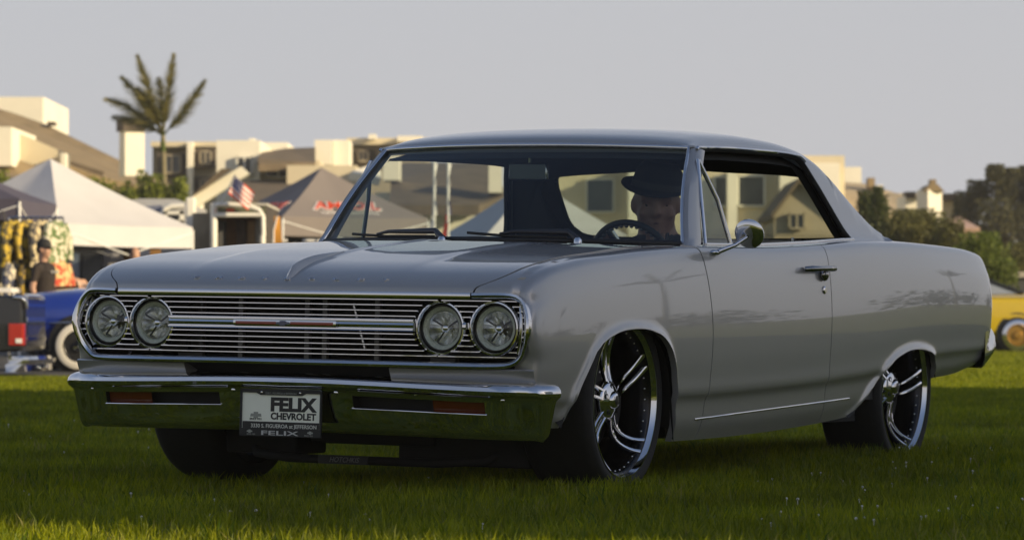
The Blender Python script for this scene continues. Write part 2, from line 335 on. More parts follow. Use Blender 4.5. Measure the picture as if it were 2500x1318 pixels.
# front trims
def sweep_front(vs, zf, uoff, prof2, name, m, parent, smooth=40, cap=True):
    rows = []
    for v in vs:
        u = float(ulip(abs(v)))+uoff; z = zf(v) if callable(zf) else zf
        rows.append([(u+a, v, z+c) for a, c in prof2])
    b = MB(); P = np.array(rows); b.grid(P)
    if cap:
        n = P.shape[1]; b.add(P[0], [tuple(range(n))]); b.add(P[-1], [tuple(range(n))[::-1]])
    return b.build(name, m, parent, smooth)
sym = lambda a, n: np.linspace(-a, a, n)
bar = lambda h, d: [(-d, -h/2), (0, -h/2), (d*.15, -h*.2), (d*.15, h*.2), (0, h/2), (-d, h/2), (-d, -h/2)]
sweep_front(sym(.688, 33), .689, .004, bar(.022, .02), 'hood_lip_moulding', chrome, car)
grille = empty('grille', parent=car)
gb = lambda v: 0
for z in (.6735, .6555, .6370, .6185, .5590, .5410, .5225, .5040, .4870):
    if z in (.6735, .4870): lim = .56
    else: lim = .565-math.sqrt(max(.0, .094**2-(z-.583)**2))
    sweep_front(sym(lim, 25), z, -.030, bar(.0068, .03), 'grille_bar', chrome, grille)
    for s in (-1, 1):
        a = math.sqrt(max(0, .091**2-(z-.583)**2)); v0 = .565+a; v1 = .757-a
        if v1-v0 > .006: sweep_front(np.linspace(s*v0, s*v1, 4), z, -.026, bar(.0065, .02), 'grille_bar', chrome, grille)
        v0 = .757+a; v1 = .84 if abs(z-.58) > .05 else .865
        if v1-v0 > .006: sweep_front(np.linspace(s*v0, s*v1, 3), z, -.036, bar(.0065, .02), 'grille_bar', chrome, grille)
sweep_front(sym(.478, 25), .589, -.014, [(-.03, -.0205), (-.004, -.0205), (0, -.017), (.0, -.013), (-.006, -.010), (-.003, .0), (-.008, .011), (.0, .014), (0, .018), (-.004, .0205), (-.03, .0205), (-.03, -.0205)], 'grille_center_bar', chrome, grille, 25)
for s in (-1, 1):
    sweep_front(np.linspace(s*.655, s*.667, 3), .589, -.014, bar(.022, .03), 'grille_center_bar', chrome, grille, 25)
b = MB()
for s in (-1, 1): pass
redm = mat('emblem_red', (0.30, 0.05, 0.035), .35, coat=.8); bluem = mat('emblem_blue', (0.02, 0.03, 0.09), .3, coat=.8)
emb = sweep_front(sym(.20, 15), .588, -.006, bar(.020, .012), 'grille_emblem', chrome, grille)
sweep_front(np.linspace(-.190, -.028, 9), .588, -.0035, bar(.010, .006), 'emblem_insert', redm, emb)
sweep_front(np.linspace(.028, .190, 9), .588, -.0035, bar(.010, .006), 'emblem_insert', redm, emb)
b = MB(); b.prism([(.8945, y, .588+z) for y, z in ((-.026, -.004), (-.011, -.004), (-.009, -.008), (.009, -.008), (.011, -.004), (.026, -.004), (.022, .004), (.011, .004), (.009, .008), (-.009, .008), (-.011, .004), (-.022, .004))], (.004, 0, 0)); b.build('bow_tie_emblem', bluem, emb)
# chrome surround of the grille opening, one per side half
for s in (-1, 1):
    pts = [(.843, .692, .689), (.815, .80, .691), (.797, .835, .686), (.795, .858, .668), (.803, .876, .630), (.812, .884, .585), (.803, .874, .535), (.788, .852, .492), (.790, .825, .468), (.812, .78, .459), (.862, .58, .458), (.885, .3, .459), (.894, 0, .459)]
    C_ = spline(pts, 60); b = MB()
    prof2 = [(0.014, -.010), (.017, -.002), (.013, .006), (.006, .010), (-.03, .010), (-.03, -.010)]
    T = np.gradient(C_, axis=0); T /= np.linalg.norm(T, axis=1, keepdims=True); Fw = np.array([1.0, 0, 0]); G = []
    for p, t in zip(C_, T):
        f = Fw-t*(Fw@t); f /= np.linalg.norm(f); o_ = np.cross(t, f); G.append([p+f*a+o_*c for a, c in prof2+prof2[:1]])
    G = np.array(G)*[1, s, 1]; b.grid(G); b.build('grille_surround', chrome, grille, 35)
    # painted nose between the fender edge and the surround
    vs_z = pch([(.38, .80), (.44, .815), (.468, .832), (.492, .858), (.535, .880), (.585, .890), (.630, .882), (.668, .864), (.70, .845)]); us_z = pch([(.38, .755), (.44, .77), (.468, .782), (.492, .782), (.535, .797), (.585, .806), (.63, .797), (.668, .789), (.70, .79)])
    row = [q for q in FEN[0] if .385 < q[2] < .699 and q[1] > .80]; rows = []
    for q in row: i_ = np.array([float(us_z(q[2])), min(float(vs_z(q[2])), q[1]-.002), q[2]]); rows.append([q*(1-t)+i_*t+np.array([.006*math.sin(math.pi*t), 0, 0]) for t in np.linspace(0, 1, 6)])
    b = MB(); b.grid(np.array(rows)*[1, s, 1]); b.build('fender_nose', paint, car, 50)
    # side louvre blade between lamp and surround
    b = MB(); b.tube([(.775, s*.838, .665), (.79, s*.848, .625), (.797, s*.853, .585), (.79, s*.846, .54), (.775, s*.832, .50)], .006, 6); b.build('grille_blade', satin, grille, 60)
    for z in (.555, .575, .60, .62, .64): b = MB(); b.box((.785, s*.858, z), (.02, .02, .004)); b.build('grille_bar', satin, grille)
dgrey = mat('grille_back', (0.05, 0.05, 0.052), .6, var=.3, vscale=20)
# radiator, core support seen through the bars
b = MB(); b.box((.60, 0, .49), (.05, 1.0, .42)); rad = b.build('radiator', mat('radiator_fins', (0.018, 0.018, 0.019), .6, bump=.4, bscale=300), car)
for y in (-.50, .50): b = MB(); b.box((.66, y, .52), (.03, .10, .34)); b.build('core_support_post', mat('support_grey', (0.16, 0.16, 0.16), .45, .3, var=.2), car, bevel=.006)
for y in (-.30, -.035, .035, .24): b = MB(); b.box((.655, y, .52), (.02, .018, .34)); b.build('grille_brace', mat('brace_grey', (0.22, 0.22, 0.22), .4, .5), car)
b = MB(); b.tube([(.65, .14, .66), (.65, .19, .50)], .006, 6); b.build('hood_latch_rod', satin, car)
for y in (-.47, .47): b = MB(); b.lathe([(.014, 0), (.018, .004), (.018, .01), (.005, .011)], 14, Matrix.Translation((.676, y, .44)) @ Matrix.Rotation(math.pi/2, 4, 'Y')); b.build('horn_bolt', under, car)
# headlamp back panels
for s in (-1, 1):
    b = MB(); b.prism([(.735, s*.47, .48), (.735, s*.82, .48), (.735, s*.862, .585), (.735, s*.82, .685), (.735, s*.47, .685)], (-.02, 0, 0)); b.build('headlight_panel', mat('lamp_panel', (0.03, 0.03, 0.03), .5), car)
# painted valance below the grille
for s in (-1, 1):
    vs_ = np.linspace(.40, .895, 12); rows = [[(float(ulip(v))-.012-.0*v, s*v, .449), (float(ulip(v))-.004, s*v, .444), (float(ulip(v))-.012, s*v, .425), (float(ulip(v))-.03, s*v, .395)] for v in vs_]
    b = MB(); b.grid(np.array(rows)); b.add([r for r in rows[0]]+[(.78, s*.40, .42)], [(0, 1, 2, 3, 4)]); b.build('front_valance', paint, car, 40)
b = MB(); b.box((.66, 0, .42), (.05, 1.45, .06)); b.build('lower_crossmember', under, car)
# headlamps
def headlamp(s, v, u, z):
    h = empty('headlight', parent=car); h.location = (u, s*v, z); RX = Matrix.Rotation(math.pi/2, 4, 'Y')
    b = MB(); b.lathe([(.0915, -.03), (.0925, -.004), (.0895, .003), (.085, .004), (.082, -.002), (.079, -.02), (.075, -.035)], 48, RX); b.build('bezel', chrome, h, 40)
    b = MB(); b.lathe([(.0795, -.020), (.0765, -.012), (.073, -.011), (.0725, -.018)], 48, RX); b.build('retaining_ring', mat('dark_ring', (.05, .05, .045), .35, .6), h, 40)
    b = MB(); b.lathe([(.0725, -.016), (.068, -.018), (.060, -.022), (.056, -.030)], 64, RX); b.build('halo_ring', mat('halo', (0.55, 0.56, 0.44), .35, coat=.6, var=.25, vscale=160, bump=.3, bscale=250), h, 30)
    prf = [(.057, -.028)]+[(.056*math.sqrt(t), -.080+.05*t) for t in np.linspace(.95, .02, 9)]
    b = MB(); b.lathe(prf, 24, RX)
    for k, p in enumerate(b.v):  # facet the bowl a little
        a = math.atan2(p[1], p[2]); f = .004*math.sin(6*a+s); b.v[k] = (p[0]+f, p[1], p[2])
    b.build('reflector', mat('lamp_reflector', (.85, .85, .82), .22, .9), h, 12)
    b = MB(); b.ball((-.040, 0, 0), (.012, .0155, .0155), 14, 8); b.tube([(-.078, 0, 0), (-.04, 0, 0)], .009, 10); b.build('bulb_shield', chrome, h, 50)
    for a in (.5, 2.6, 4.2): b = MB(); b.tube([(-.045, .012*math.cos(a), .012*math.sin(a)), (-.034, .052*math.cos(a), .052*math.sin(a))], .0035, 6); b.build('shield_strut', blackp, h)
    b = MB(); b.lathe([(.0725, -.012), (.06, -.004), (.04, .002), (.02, .005), (.0005, .006)], 40, RX); b.build('lens', clear, h, 50)
for s in (-1, 1):
    headlamp(s, .757, .808, .583); headlamp(s, .565, .824, .581)
# front bumper
bplan = pch([(0, .892), (.15, .888), (.5, .875), (.72, .855), (.83, .825), (.89, .79)])
bs = np.concatenate([np.linspace(0, .24, 6), np.linspace(.26, .74, 9), [.76, .80, .83, .86, .885]])
bprof = [(-.14, .400), (-.05, .412), (-.016, .411), (.004, .405), (.017, .394), (.021, .381), (.017, .370), (.004, .362), (-.008, .355), (-.0145, .343), (-.0265, .302), (-.036, .270), (-.046, .240), (-.055, .226), (-.072, .216), (-.12, .218)]
path = [(float(bplan(v)), v, 1, 0) for v in bs]
cx, cy, rr = .79-.075, .885, .060
for a in np.linspace(.25, 1, 6): path.append((cx+.075*math.cos(a*math.pi/2), cy+rr*math.sin(a*math.pi/2), math.cos(a*math.pi/2), math.sin(a*math.pi/2)))
path += [(.70, .945, 0, 1)]
def bz(v): return .008*math.cos(v*3.3) if abs(v) < .9 else -.008
half = []
for u, v, nu, nv in path:
    tail = 1-max(0, (.72-u))/.12*.25 if nv > .9 else 1
    half.append([(u+nu*a, v+nv*a*(.6 if nv > .5 else 1), .39+(z-.39)*(tail if z < .39 else 1)+bz(v)*(1 if z > .3 else .5)-(.0 if nv < .5 else .004)) for a, z in bprof])
half = np.array(half); full = np.concatenate([(half*[1, -1, 1])[:0:-1], half])
b = MB(); ni, nj = full.shape[:2]; fs = []
for i in range(ni-1):
    for j in range(nj-1):
        vm = abs((full[i, 0, 1]+full[i+1, 0, 1])/2)
        if .26 < vm < .74 and j == 9: continue
        fs.append((i*nj+j, i*nj+j+1, (i+1)*nj+j+1, (i+1)*nj+j))
b.add(full.reshape(-1, 3), fs); bumper = b.build('front_bumper', chrome, car, 32)
for s in (-1, 1):
    def face(v, z, off=0): return (float(bplan(v))-.0145-.012*(.343-z)/.041+off, s*v, z+bz(v)*.8)
    vs_ = np.linspace(.26, .74, 9)
    b = MB(); G = np.array([[face(v, .343), face(v, .343, -.05), face(v, .302, -.05), face(v, .302)] for v in vs_]); b.grid(G); b.add(G[0], [(0, 1, 2, 3)]); b.add(G[-1], [(0, 1, 2, 3)]); b.build('bumper_slot', blackp, bumper)
    vs_ = np.linspace(.55, .735, 5); b = MB(); b.grid(np.array([[face(v, .342, -.04), face(v, .342, -.016), face(v, .303, -.016), face(v, .303, -.04)] for v in vs_])); b.build('turn_signal', amber, bumper, 30)
    b = MB(); b.tube([face(v, .3005, .002) for v in np.linspace(.255, .745, 12)], .003, 6); b.build('slot_rim', chrome, bumper, 60)
    for v in (.20, .80):
        p = face(v, .352, .0); b = MB(); b.ball(p, (.005, .010, .009), 10, 6); b.build('bumper_bolt', chrome, bumper, 60)
    p = face(.50, .358, .003); b = MB(); b.ball(p, (.005, .010, .008), 10, 6); b.build('bumper_bolt', chrome, bumper, 60)
# licence plate
plate = empty('license_plate', parent=car); plate.location = (.893, 0, .286); plate.rotation_euler = (0, R(-1), 0)
pl_w = mat('plate_face', (0.88, 0.89, 0.76), .4, var=.03); frm = mat('plate_frame', (0.010, 0.010, 0.010), .55)
b = MB(); b.box((0, 0, .004), (.003, .305, .150)); b.build('plate_sheet', pl_w, plate)
b = MB()
b.box((.003, 0, .0715), (.007, .318, .014)); b.box((.003, 0, -.0695), (.008, .318, .026)); b.box((.003, -.1555, 0), (.007, .007, .158)); b.box((.003, .1555, 0), (.007, .007, .158))
b.prism([(.0, -.10, .066), (.0, .10, .066), (.0, .08, .057), (.0, -.08, .057)], (.0055, 0, 0)); b.build('plate_surround', frm, plate)
b = MB(); b.tube([(.005, -.158, .074), (.006, -.150, .079), (.006, .150, .079), (.005, .158, .074)], .002, 6); b.build('surround_edge', chrome, plate, 60)
b = MB(); b.box((.0022, .0, -.0485), (.0012, .298, .031)); b.build('plate_band', blk, plate)
TX = Matrix(((0, 0, 1, 0), (1, 0, 0, 0), (0, 1, 0, 0), (0, 0, 0, 1)))
def ptext(body, y, z, size, width, m, bold=0, x=.0022): text('plate_lettering', body, size, Matrix.Translation((x, y, z)) @ TX, m, plate, extrude=.0004, width=width, bold=bold)
ptext('FELIX', .045, .005, .062, .180, blk, .0030); ptext('CHEVROLET', .048, -.024, .031, .176, blk, .0012)
grey = mat('plate_grey', (0.30, 0.31, 0.27), .5); wht = mat('plate_white', (0.62, 0.62, 0.55), .5)
ptext('SINCE 1921', -.098, -.028, .009, .046, blk, .0002)
ptext('3330 S. FIGUEROA at JEFFERSON', .012, -.0535, .018, .255, wht, .0003, .0030); ptext('FELIX', -.002, -.078, .021, .145, mat('frame_letter', (.5, .5, .48), .4), .0003, .0072)
ptext('3330 S. FIGUEROA at JEFFERSON', .0, .060, .010, .12, grey, .0, .0062)
for y in (-.112, .112): ptext('SINCE 1921', y, -.079, .007, .032, grey, 0, .0072)
def bowtie(y, z, w, x): b = MB(); b.prism([(x, y+a*w, z+c*w) for a, c in ((-.5, -.12), (-.2, -.12), (-.2, -.25), (.2, -.25), (.2, -.12), (.5, -.12), (.45, .12), (.2, .12), (.2, .25), (-.2, .25), (-.2, .12), (-.45, .12))], (.0006, 0, 0)); b.build('bow_tie_mark', grey, plate)
bowtie(-.098, -.012, .044, .0016); bowtie(-.118, -.067, .022, .007); bowtie(.118, -.067, .022, .007)
for y in (-.075, .075): b = MB(); b.ball((.0065, y, .0665), (.002, .004, .004), 8, 5); b.build('plate_screw', satin, plate)
# cowl
wsb = lambda v: -.56-.20*(v/.76)**2
wst = lambda v: -.955-.11*(v/.66)**2
rows = []
for t in np.linspace(0, 1, 7):
    v = np.linspace(-.79, .79, 41); e0 = -.331; u = e0+t*(wsb(np.clip(np.abs(v), 0, .79))-.06-e0); z = np.where(t < .9, Ztop(v, .845-u)-.004+.004*(np.abs(v) > .7), .905); rows.append(np.stack([u, v, np.minimum(z, .915-.012*(v/.8)**2)], -1))
panel(np.array(rows), 'cowl_panel', paint, car, inside=(-.5, 0, .3), flange=.02)
for k in range(26):
    v = -.5+k*.04
    b = MB(); b.box((-.42, v, float(Ztop(v, 1.265))-.0025), (.03, .014, .004)); b.build('cowl_vent', blk, car)
# windshield
def ws_pt(s, t):
    v = s*(.765*(1-t)+.655*t); a = np.array([wsb(s*.765), v, .912-.006*s*s]); c = np.array([wst(s*.655), v, 1.288-.010*s*s]); p = a*(1-t)+c*t; p[0] += .03*math.sin(math.pi*t); return p
G = np.array([[ws_pt(s, t) for t in np.linspace(0, 1, 14)] for s in np.linspace(-1, 1, 34)]); b = MB(); b.grid(G); b.build('windshield', wsglass, car, 60)
b = MB(); b.tube([ws_pt(s, 0)+np.array([.006, 0, .002]) for s in np.linspace(-1, 1, 30)], .011, 8); b.build('windshield_seal', blackp, car, 60)
b = MB(); b.tube([ws_pt(s, 1)+np.array([.006, 0, .004]) for s in np.linspace(-1, 1, 30)], .009, 8); b.build('header_moulding', chrome, car, 60)
for s in (-1, 1):
    # A-pillar: box section between windshield side and door opening
    G = []
    for t in np.linspace(-.10, 1, 14):
        p = np.array(ws_pt(1, max(t, 0)));
        if t < 0: p = p+np.array([.12, .008, -.035])*(-t/.1)*.6
        w1 = .055*(1-t)+.030*t
        A = p+np.array([.010, .0, .0]); B = p+np.array([.004, .022, .004]); C2 = p+np.array([-.03, .038, .0]); D = p+np.array([-.03-w1, .036, -.004]); E = p+np.array([-.03-w1, .010, -.01]); F2 = p+np.array([-.01, -.006, -.004])
        G.append([A, B, C2, D, E, F2, A])
    b = MB(); b.grid(np.array(G)*[1, s, 1]); b.build('windshield_pillar', paint, car, 50)
    b = MB(); b.tube([ws_pt(1, t)*np.array([1, s, 1])+np.array([.012, 0, .002]) for t in np.linspace(0, 1, 12)], .007, 6); b.build('pillar_moulding', chrome, car, 60)
    # vent window frame and glass
    q = [(-.885, s*.800, .905), (-1.02, s*.706, 1.235), (-1.135, s*.800, .915)]
    b = MB(); b.tube([q[0], q[1]], .008, 8); b.tube([q[1], ((q[1][0]*.5+q[2][0]*.5)-.022, s*.757, 1.085), q[2]], .009, 8); b.tube([q[0], q[2]], .008, 8); vf = b.build('vent_window_frame', chrome, car, 50)
    b = MB(); b.add([q[0], q[1], (-1.10, s*.757, 1.085), q[2]], [(0, 1, 2, 3)]); b.build('vent_glass', glass, vf)
    # wipers
for (pts, arm) in (([(.05, -.60), (.018, -.42), (.012, -.18)], (-.15, -.25)), ([(.05, -.04), (.018, .14), (.012, .36)], (.50, .40))):
    def on_ws(t, v, o=.014): p = ws_pt(v/(.765*(1-t)+.655*t), t); return Vector(p)+Vector((.75, 0, .66))*o
    wp = empty('wiper', parent=car)
    b = MB(); b.tube([on_ws(t, v) for t, v in pts], .006, 6); b.build('wiper_blade', blackp, wp, 60)
    v0 = pts[2][1]+.06; b = MB(); b.tube([Vector((wsb(v0)+.05, v0, .915)), on_ws(.03, v0-.05, .035), on_ws(.04, pts[1][1]+.02, .028), on_ws(.03, pts[1][1]-.04, .02)], [.014, .012, .007, .005], 8); b.build('wiper_arm', mat('wiper_grey', (.05, .05, .055), .35, .5), wp, 60)
    b = MB(); b.lathe([(.018, 0), (.016, .016), (.009, .024), (.0005, .025)], 14, Matrix.Translation((wsb(v0)+.055, v0, .900))); b.build('wiper_pivot', chrome, wp, 40)
# roof skin with sail panels
zc_top = pch([(-.95, 1.292), (-.965, 1.308), (-1.0, 1.326), (-1.1, 1.349), (-1.3, 1.375), (-1.7, 1.394), (-2.0, 1.388), (-2.2, 1.370), (-2.35, 1.336), (-2.45, 1.290), (-2.57, 1.210), (-2.68, 1.128), (-2.83, 1.046), (-2.95, 1.008), (-3.1, .990), (-3.5, .984)])
side_top = pch([(-.95, 1.284), (-1.1, 1.290), (-1.5, 1.302), (-2.0, 1.312), (-2.2, 1.303), (-2.33, 1.275), (-2.45, 1.222), (-2.57, 1.150), (-2.68, 1.084), (-2.83, 1.017), (-2.95, .989), (-3.1, .979), (-3.5, .976)])
tumble = pch([(.96, .822), (.985, .800), (1.02, .782), (1.10, .752), (1.2, .716), (1.29, .684), (1.32, .672)])
v_back = pch([(-2.41, 0), (-2.45, .48), (-2.52, .585), (-2.66, .62), (-2.84, .65), (-2.95, .61), (-3.02, .4), (-3.07, 0)])
wlow = pch([(-.95, 1.282), (-1.1, 1.288), (-1.5, 1.300), (-2.0, 1.309), (-2.15, 1.305), (-2.19, 1.290), (-2.25, 1.222), (-2.35, 1.098), (-2.43, .995), (-2.455, .965), (-2.6, .962), (-3.5, .962)])
us = uniq([-.95, -.952, -.956, -.962, -.97, -.98], np.linspace(-.99, -1.1, 7), np.linspace(-1.15, -2.1, 20), np.linspace(-2.12, -2.5, 40), np.linspace(-2.52, -3.2, 30), np.linspace(-3.22, -3.5, 8))[::-1]
rl = []
for u in us:
    zs = float(side_top(u)); zm = float(zc_top(u)); vs0 = float(tumble(zs))
    keys = []
    zl = .955
    if zs > 1.0:
        zz = [z for z in (.955, .975, .995, 1.03, 1.10, 1.20) if z < zs-.025]
        keys += [(float(tumble(z))+(.02 if z < .965 else 0), z) for z in zz]
        keys += [(vs0, zs-.012), (vs0-.012, zs+.008), (vs0-.045, zs+.45*(zm-zs)), (vs0-.10, zs+.66*(zm-zs)), (vs0*.62, zs+.86*(zm-zs)), (vs0*.3, zs+.97*(zm-zs)), (0.0, zm)]
    else:
        keys += [(.84, .955), (.815, zs-.012), (.79, zs-.002), (.72, zs+.3*(zm-zs)), (.6, zs+.6*(zm-zs)), (.4, zs+.85*(zm-zs)), (.2, zs+.96*(zm-zs)), (0, zm)]
    rl.append((u, keys))
zsill_roof = []
def roof_section(u, keys, n=46):
    D, k = cr_dense(keys, 10); s = np.r_[0, np.cumsum(np.linalg.norm(np.diff(D, axis=0), axis=1))]; q = s/s[-1]
    z0 = float(wlow(u)); j = int(np.argmax(D[:, 1] >= z0)) if z0 > D[0, 1] else 0
    q0 = q[0] if j == 0 else float(np.interp(z0, [D[j-1, 1], D[j, 1]], [q[j-1], q[j]])); q1 = 1.0
    vb = float(v_back(u)) if -3.07 < u < -2.41 else 0.0
    if vb > 0:
        j = int(np.argmax(D[:, 0] <= vb)); q1 = float(np.interp(-vb, [-D[j-1, 0], -D[j, 0]], [q[j-1], q[j]]))
    t = np.linspace(q0, q1, n); return np.stack([np.full(n, u), np.interp(t, q, D[:, 0]), np.interp(t, q, D[:, 1])], -1)
RS = np.array([roof_section(u, k) for u, k in rl])
RS[..., 0] -= .105*(RS[..., 1]/.66)**2*np.clip((RS[..., 0]+1.4)/.4, 0, 1)
RS[0, :, 2] -= .006
b = MB()
for s in (1, -1): b.grid(RS*[1, s, 1], flip=(s < 0))
# return flange all along the window edge so that the shell has thickness
for s in (1, -1):
    A = RS[:, 0]*[1, s, 1]; B_ = A+np.array([0, -s*.028, -.006]); b.grid(np.stack([A, B_], 1))
    A = RS[0]*[1, s, 1]; b.grid(np.stack([A, A+np.array([-.012, 0, -.022])], 1))
roof = b.build('roof', paint, car, 40)
# headliner: inner skin
b = MB(); mask = [i for i in range(len(us)) if us[i] > -2.44]; IN = RS[mask].copy(); IN[..., 2] -= .045; IN[..., 1] = np.maximum(IN[..., 1]-.03, 0)
for s in (1, -1): b.grid(IN*[1, s, 1])
b.build('headliner', headl, car, 60)
b = MB(); mask = [i for i in range(len(us)) if -3.0 < us[i] <= -2.15]; IN = RS[mask][:, :30].copy(); IN[..., 1] -= .05; IN[..., 2] -= .03
for s in (1, -1): b.grid(IN*[1, s, 1])
b.build('pillar_lining', headl, car, 60)
for s in (1, -1):
    b = MB(); pts = [Vector((RS[i, 0, 0], s*(RS[i, 0, 1]+.004), RS[i, 0, 2]+.002)) for i in range(len(us)) if us[i] > -2.20]; b.tube(pts, .007, 6); b.build('drip_rail', chrome, car, 60)
    pts = [Vector((RS[i, 0, 0]+.012, s*(RS[i, 0, 1]-.008), RS[i, 0, 2]-.004)) for i in range(len(us)) if -2.45 < us[i] < -1.0]; b = MB(); b.tube(pts, .013, 6); b.build('window_weatherstrip', rubber, car, 60)
    b = MB(); b.tube([(u, s*.812, float(ztB(u))+.007) for u in np.linspace(-.86, -2.44, 12)], .006, 6); b.build('sill_moulding', chrome, car, 60)
# rear window
G = []
for u in np.linspace(-2.42, -3.06, 24):
    vb = max(.35, float(v_back(u))+.02); row = []
    _, k = min(rl, key=lambda q: abs(q[0]-u)); D, _k = cr_dense(k, 10); o_ = np.argsort(D[:, 0])
    for a in np.linspace(-1, 1, 21): v = a*vb; row.append((u, v, float(np.interp(abs(v), D[o_, 0], D[o_, 1]))-.006))
    G.append(row)
b = MB(); b.grid(np.array(G)); b.build('rear_window', glass, car, 60)
# trunk lid and tail
G = np.array([[(-3.09-t*1.0, v, float(ztB(-3.09-t*1.0))+.010-.004*(v/.7)**2-(.02*max(0, (t-.93)/.07)**2)) for v in np.linspace(-.785, .785, 25)] for t in np.linspace(0, 1, 24)]); panel(G, 'trunk_lid', paint, car, inside=(-3.7, 0, .3))
G = np.array([[(-4.10-.045*math.sin(math.pi*t)**.6, v, .45+t*.48) for t in np.linspace(0, 1, 12)] for v in np.linspace(-.80, .80, 15)]); panel(G, 'tail_panel', paint, car, inside=(-3, 0, .6))
for s in (1, -1): b = MB(); b.box((-4.14, s*.66, .70), (.03, .22, .12)); b.build('tail_light', redlens, car, bevel=.01)
# rear bumper wrapping the corner
C_ = spline([(q[0], q[1], 0) for q in ((-3.93, .915), (-3.98, .912), (-4.03, .902), (-4.075, .875), (-4.11, .83), (-4.145, .72), (-4.165, .5), (-4.175, .25), (-4.18, 0))], 44); T = np.gradient(C_, axis=0); T /= np.linalg.norm(T, axis=1, keepdims=True); NN = np.stack([T[:, 1], -T[:, 0], 0*T[:, 0]], -1)
NN = np.where((NN[:, 1:2]*1.0-NN[:, 0:1]) > 0, NN, -NN); rows = []
for k, (p, n) in enumerate(zip(C_, NN)):
    row = []
    for z, o_ in ((.435, -.045), (.445, -.034), (.475, -.014), (.505, .010), (.535, .032), (.560, .047), (.580, .056), (.598, .058), (.616, .050), (.629, .030), (.633, -.02)):
        s0 = (.50-.42*min(1, (z-.435)/.10))*0+np.interp(z, [.43, .50, .56, .60, .64], [.5, 4, 7, 8, 9]); rmp = min(1, max(0, (k-s0+3)/3.5)); row.append(p+n*(o_*rmp-.012*(1-rmp))+np.array([0, 0, z]))
    rows.append(row)
half = np.array(rows); full = np.concatenate([half, (half*[1, -1, 1])[-2::-1]]); b = MB(); b.grid(full); b.build('rear_bumper', chrome, car, 35)
# side mirror, round, on a stalk (driver's side)
mr = empty('side_mirror', parent=car); mc = Vector((-.862, .985, .948))
b = MB(); b.lathe([(.0005, .011), (.02, .0102), (.04, .0070), (.053, .000), (.057, -.004), (.056, -.012), (.050, -.014), (.0005, -.014)], 36, Matrix.Translation(mc) @ Matrix.Rotation(R(4), 4, 'Z') @ Matrix.Rotation(R(21), 4, 'Y') @ Matrix.Rotation(math.pi/2, 4, 'Y')); b.build('mirror_head', chrome, mr, 35)
b = MB(); b.tube([mc+Vector((.012, -.004, -.012)), (-.80, .955, .905), (-.735, .915, .879)], [.007, .008, .010], 8); b.build('mirror_stalk', chrome, mr, 60)
b = MB(); b.ball((-.735, .902, .876), (.036, .020, .011), 16, 8); b.build('mirror_base', chrome, mr, 60)
# wheels
def twist_spokes(sc):
    b = MB()
    for k in range(5):
        a0 = 2*math.pi*k/5
        for br in (-1, 1):
            G = []
            for t in np.linspace(0, 1, 12):
                r = (.060+t*.194)*sc; a = a0+.26*t**2.2-.05; off = br*(.015+.011*t); h = -.058-.020*math.sin(math.pi*t)**1.0+.040*t**2.5; wd = .0085-.0008*t+.003*t**5
                cs = [(-wd, -.016), (-wd, -.003), (-wd*.45, .003), (wd*.45, .003), (wd, -.003), (wd, -.016), (-wd, -.016)]
                G.append([(r*math.cos(a)-(off+x)*math.sin(a), r*math.sin(a)+(off+x)*math.cos(a), h+z) for x, z in cs])
            b.grid(np.array(G))
    return b
def wheel_set():
    A = {}
    b = MB(); b.lathe([(.268, -.006), (.280, .004), (.300, .009), (.318, .004), (.329, -.014), (.334, -.040), (.335, -.13), (.334, -.22), (.327, -.248), (.305, -.265), (.272, -.262)], 72); A['tyre'] = (b.mesh('tyre', 50), rubber)
    b = MB(); b.lathe([(.262, -.014), (.267, -.004), (.270, .004), (.2735, .004), (.274, -.004), (.271, -.012)], 72); A['rim_lip'] = (b.mesh('rim_lip', 50), chrome)
    b = MB(); b.lathe([(.262, -.0142), (.256, -.017), (.250, -.024), (.246, -.06), (.240, -.12), (.236, -.2), (.24, -.255), (.27, -.262)], 72); A['rim_barrel'] = (b.mesh('rim_barrel', 50), mat('barrel_metal', (.030, .030, .032), .25, .9))
    A['spokes'] = (twist_spokes(1.0).mesh('spokes', 50), chrome)
    b = MB(); b.lathe([(.0005, -.030), (.022, -.030), (.028, -.034), (.032, -.044), (.042, -.047), (.060, -.052), (.070, -.060), (.074, -.078), (.066, -.1)], 40); A['hub'] = (b.mesh('hub', 40), chrome)
    b = MB(); b.lathe([(.0005, -.0285), (.012, -.0285), (.017, -.0295)], 24); A['hub_cap'] = (b.mesh('hub_cap', 40), mat('cap_dark', (.05, .05, .05), .3, .8))
    b = MB()
    for k in range(5): a = 2*math.pi*k/5; b.lathe([(.0095, -.043), (.0095, -.054), (.0005, -.0545)], 12, Matrix.Translation((.051*math.cos(a), .051*math.sin(a), -.003)))
    A['lug_hole'] = (b.mesh('lug_hole', 40), blk)
    b = MB()
    for k in range(40): a = 2*math.pi*k/40; b.ball((.2485*math.cos(a), .2485*math.sin(a), -.034), .0042, 8, 5)
    A['rivets'] = (b.mesh('rivets', 60), chrome)
    b = MB(); b.lathe([(.07, -.135), (.178, -.135), (.178, -.15), (.07, -.15)], 48); A['brake_disc'] = (b.mesh('brake_disc', 30), mat('disc_iron', (.09, .09, .09), .35, .9))
    b = MB()
    for k in range(48):
        a = 2*math.pi*k/24+.1*(k//24); r = (.15, .125)[k//24]; b.ball((r*math.cos(a), r*math.sin(a), -.1345), (.0045, .0045, .002), 8, 4)
    A['disc_holes'] = (b.mesh('disc_holes', 60), satin)
    b = MB()
    ang = np.linspace(-.5, .5, 8); b.grid(np.array([[(r*math.cos(a), r*math.sin(a), h) for r, h in ((.11, -.155), (.11, -.105), (.19, -.10), (.19, -.155))] for a in ang])); A['brake_caliper'] = (b.mesh('brake_caliper', 30), mat('caliper', (.02, .02, .02), .4))
    return A
WS = wheel_set()
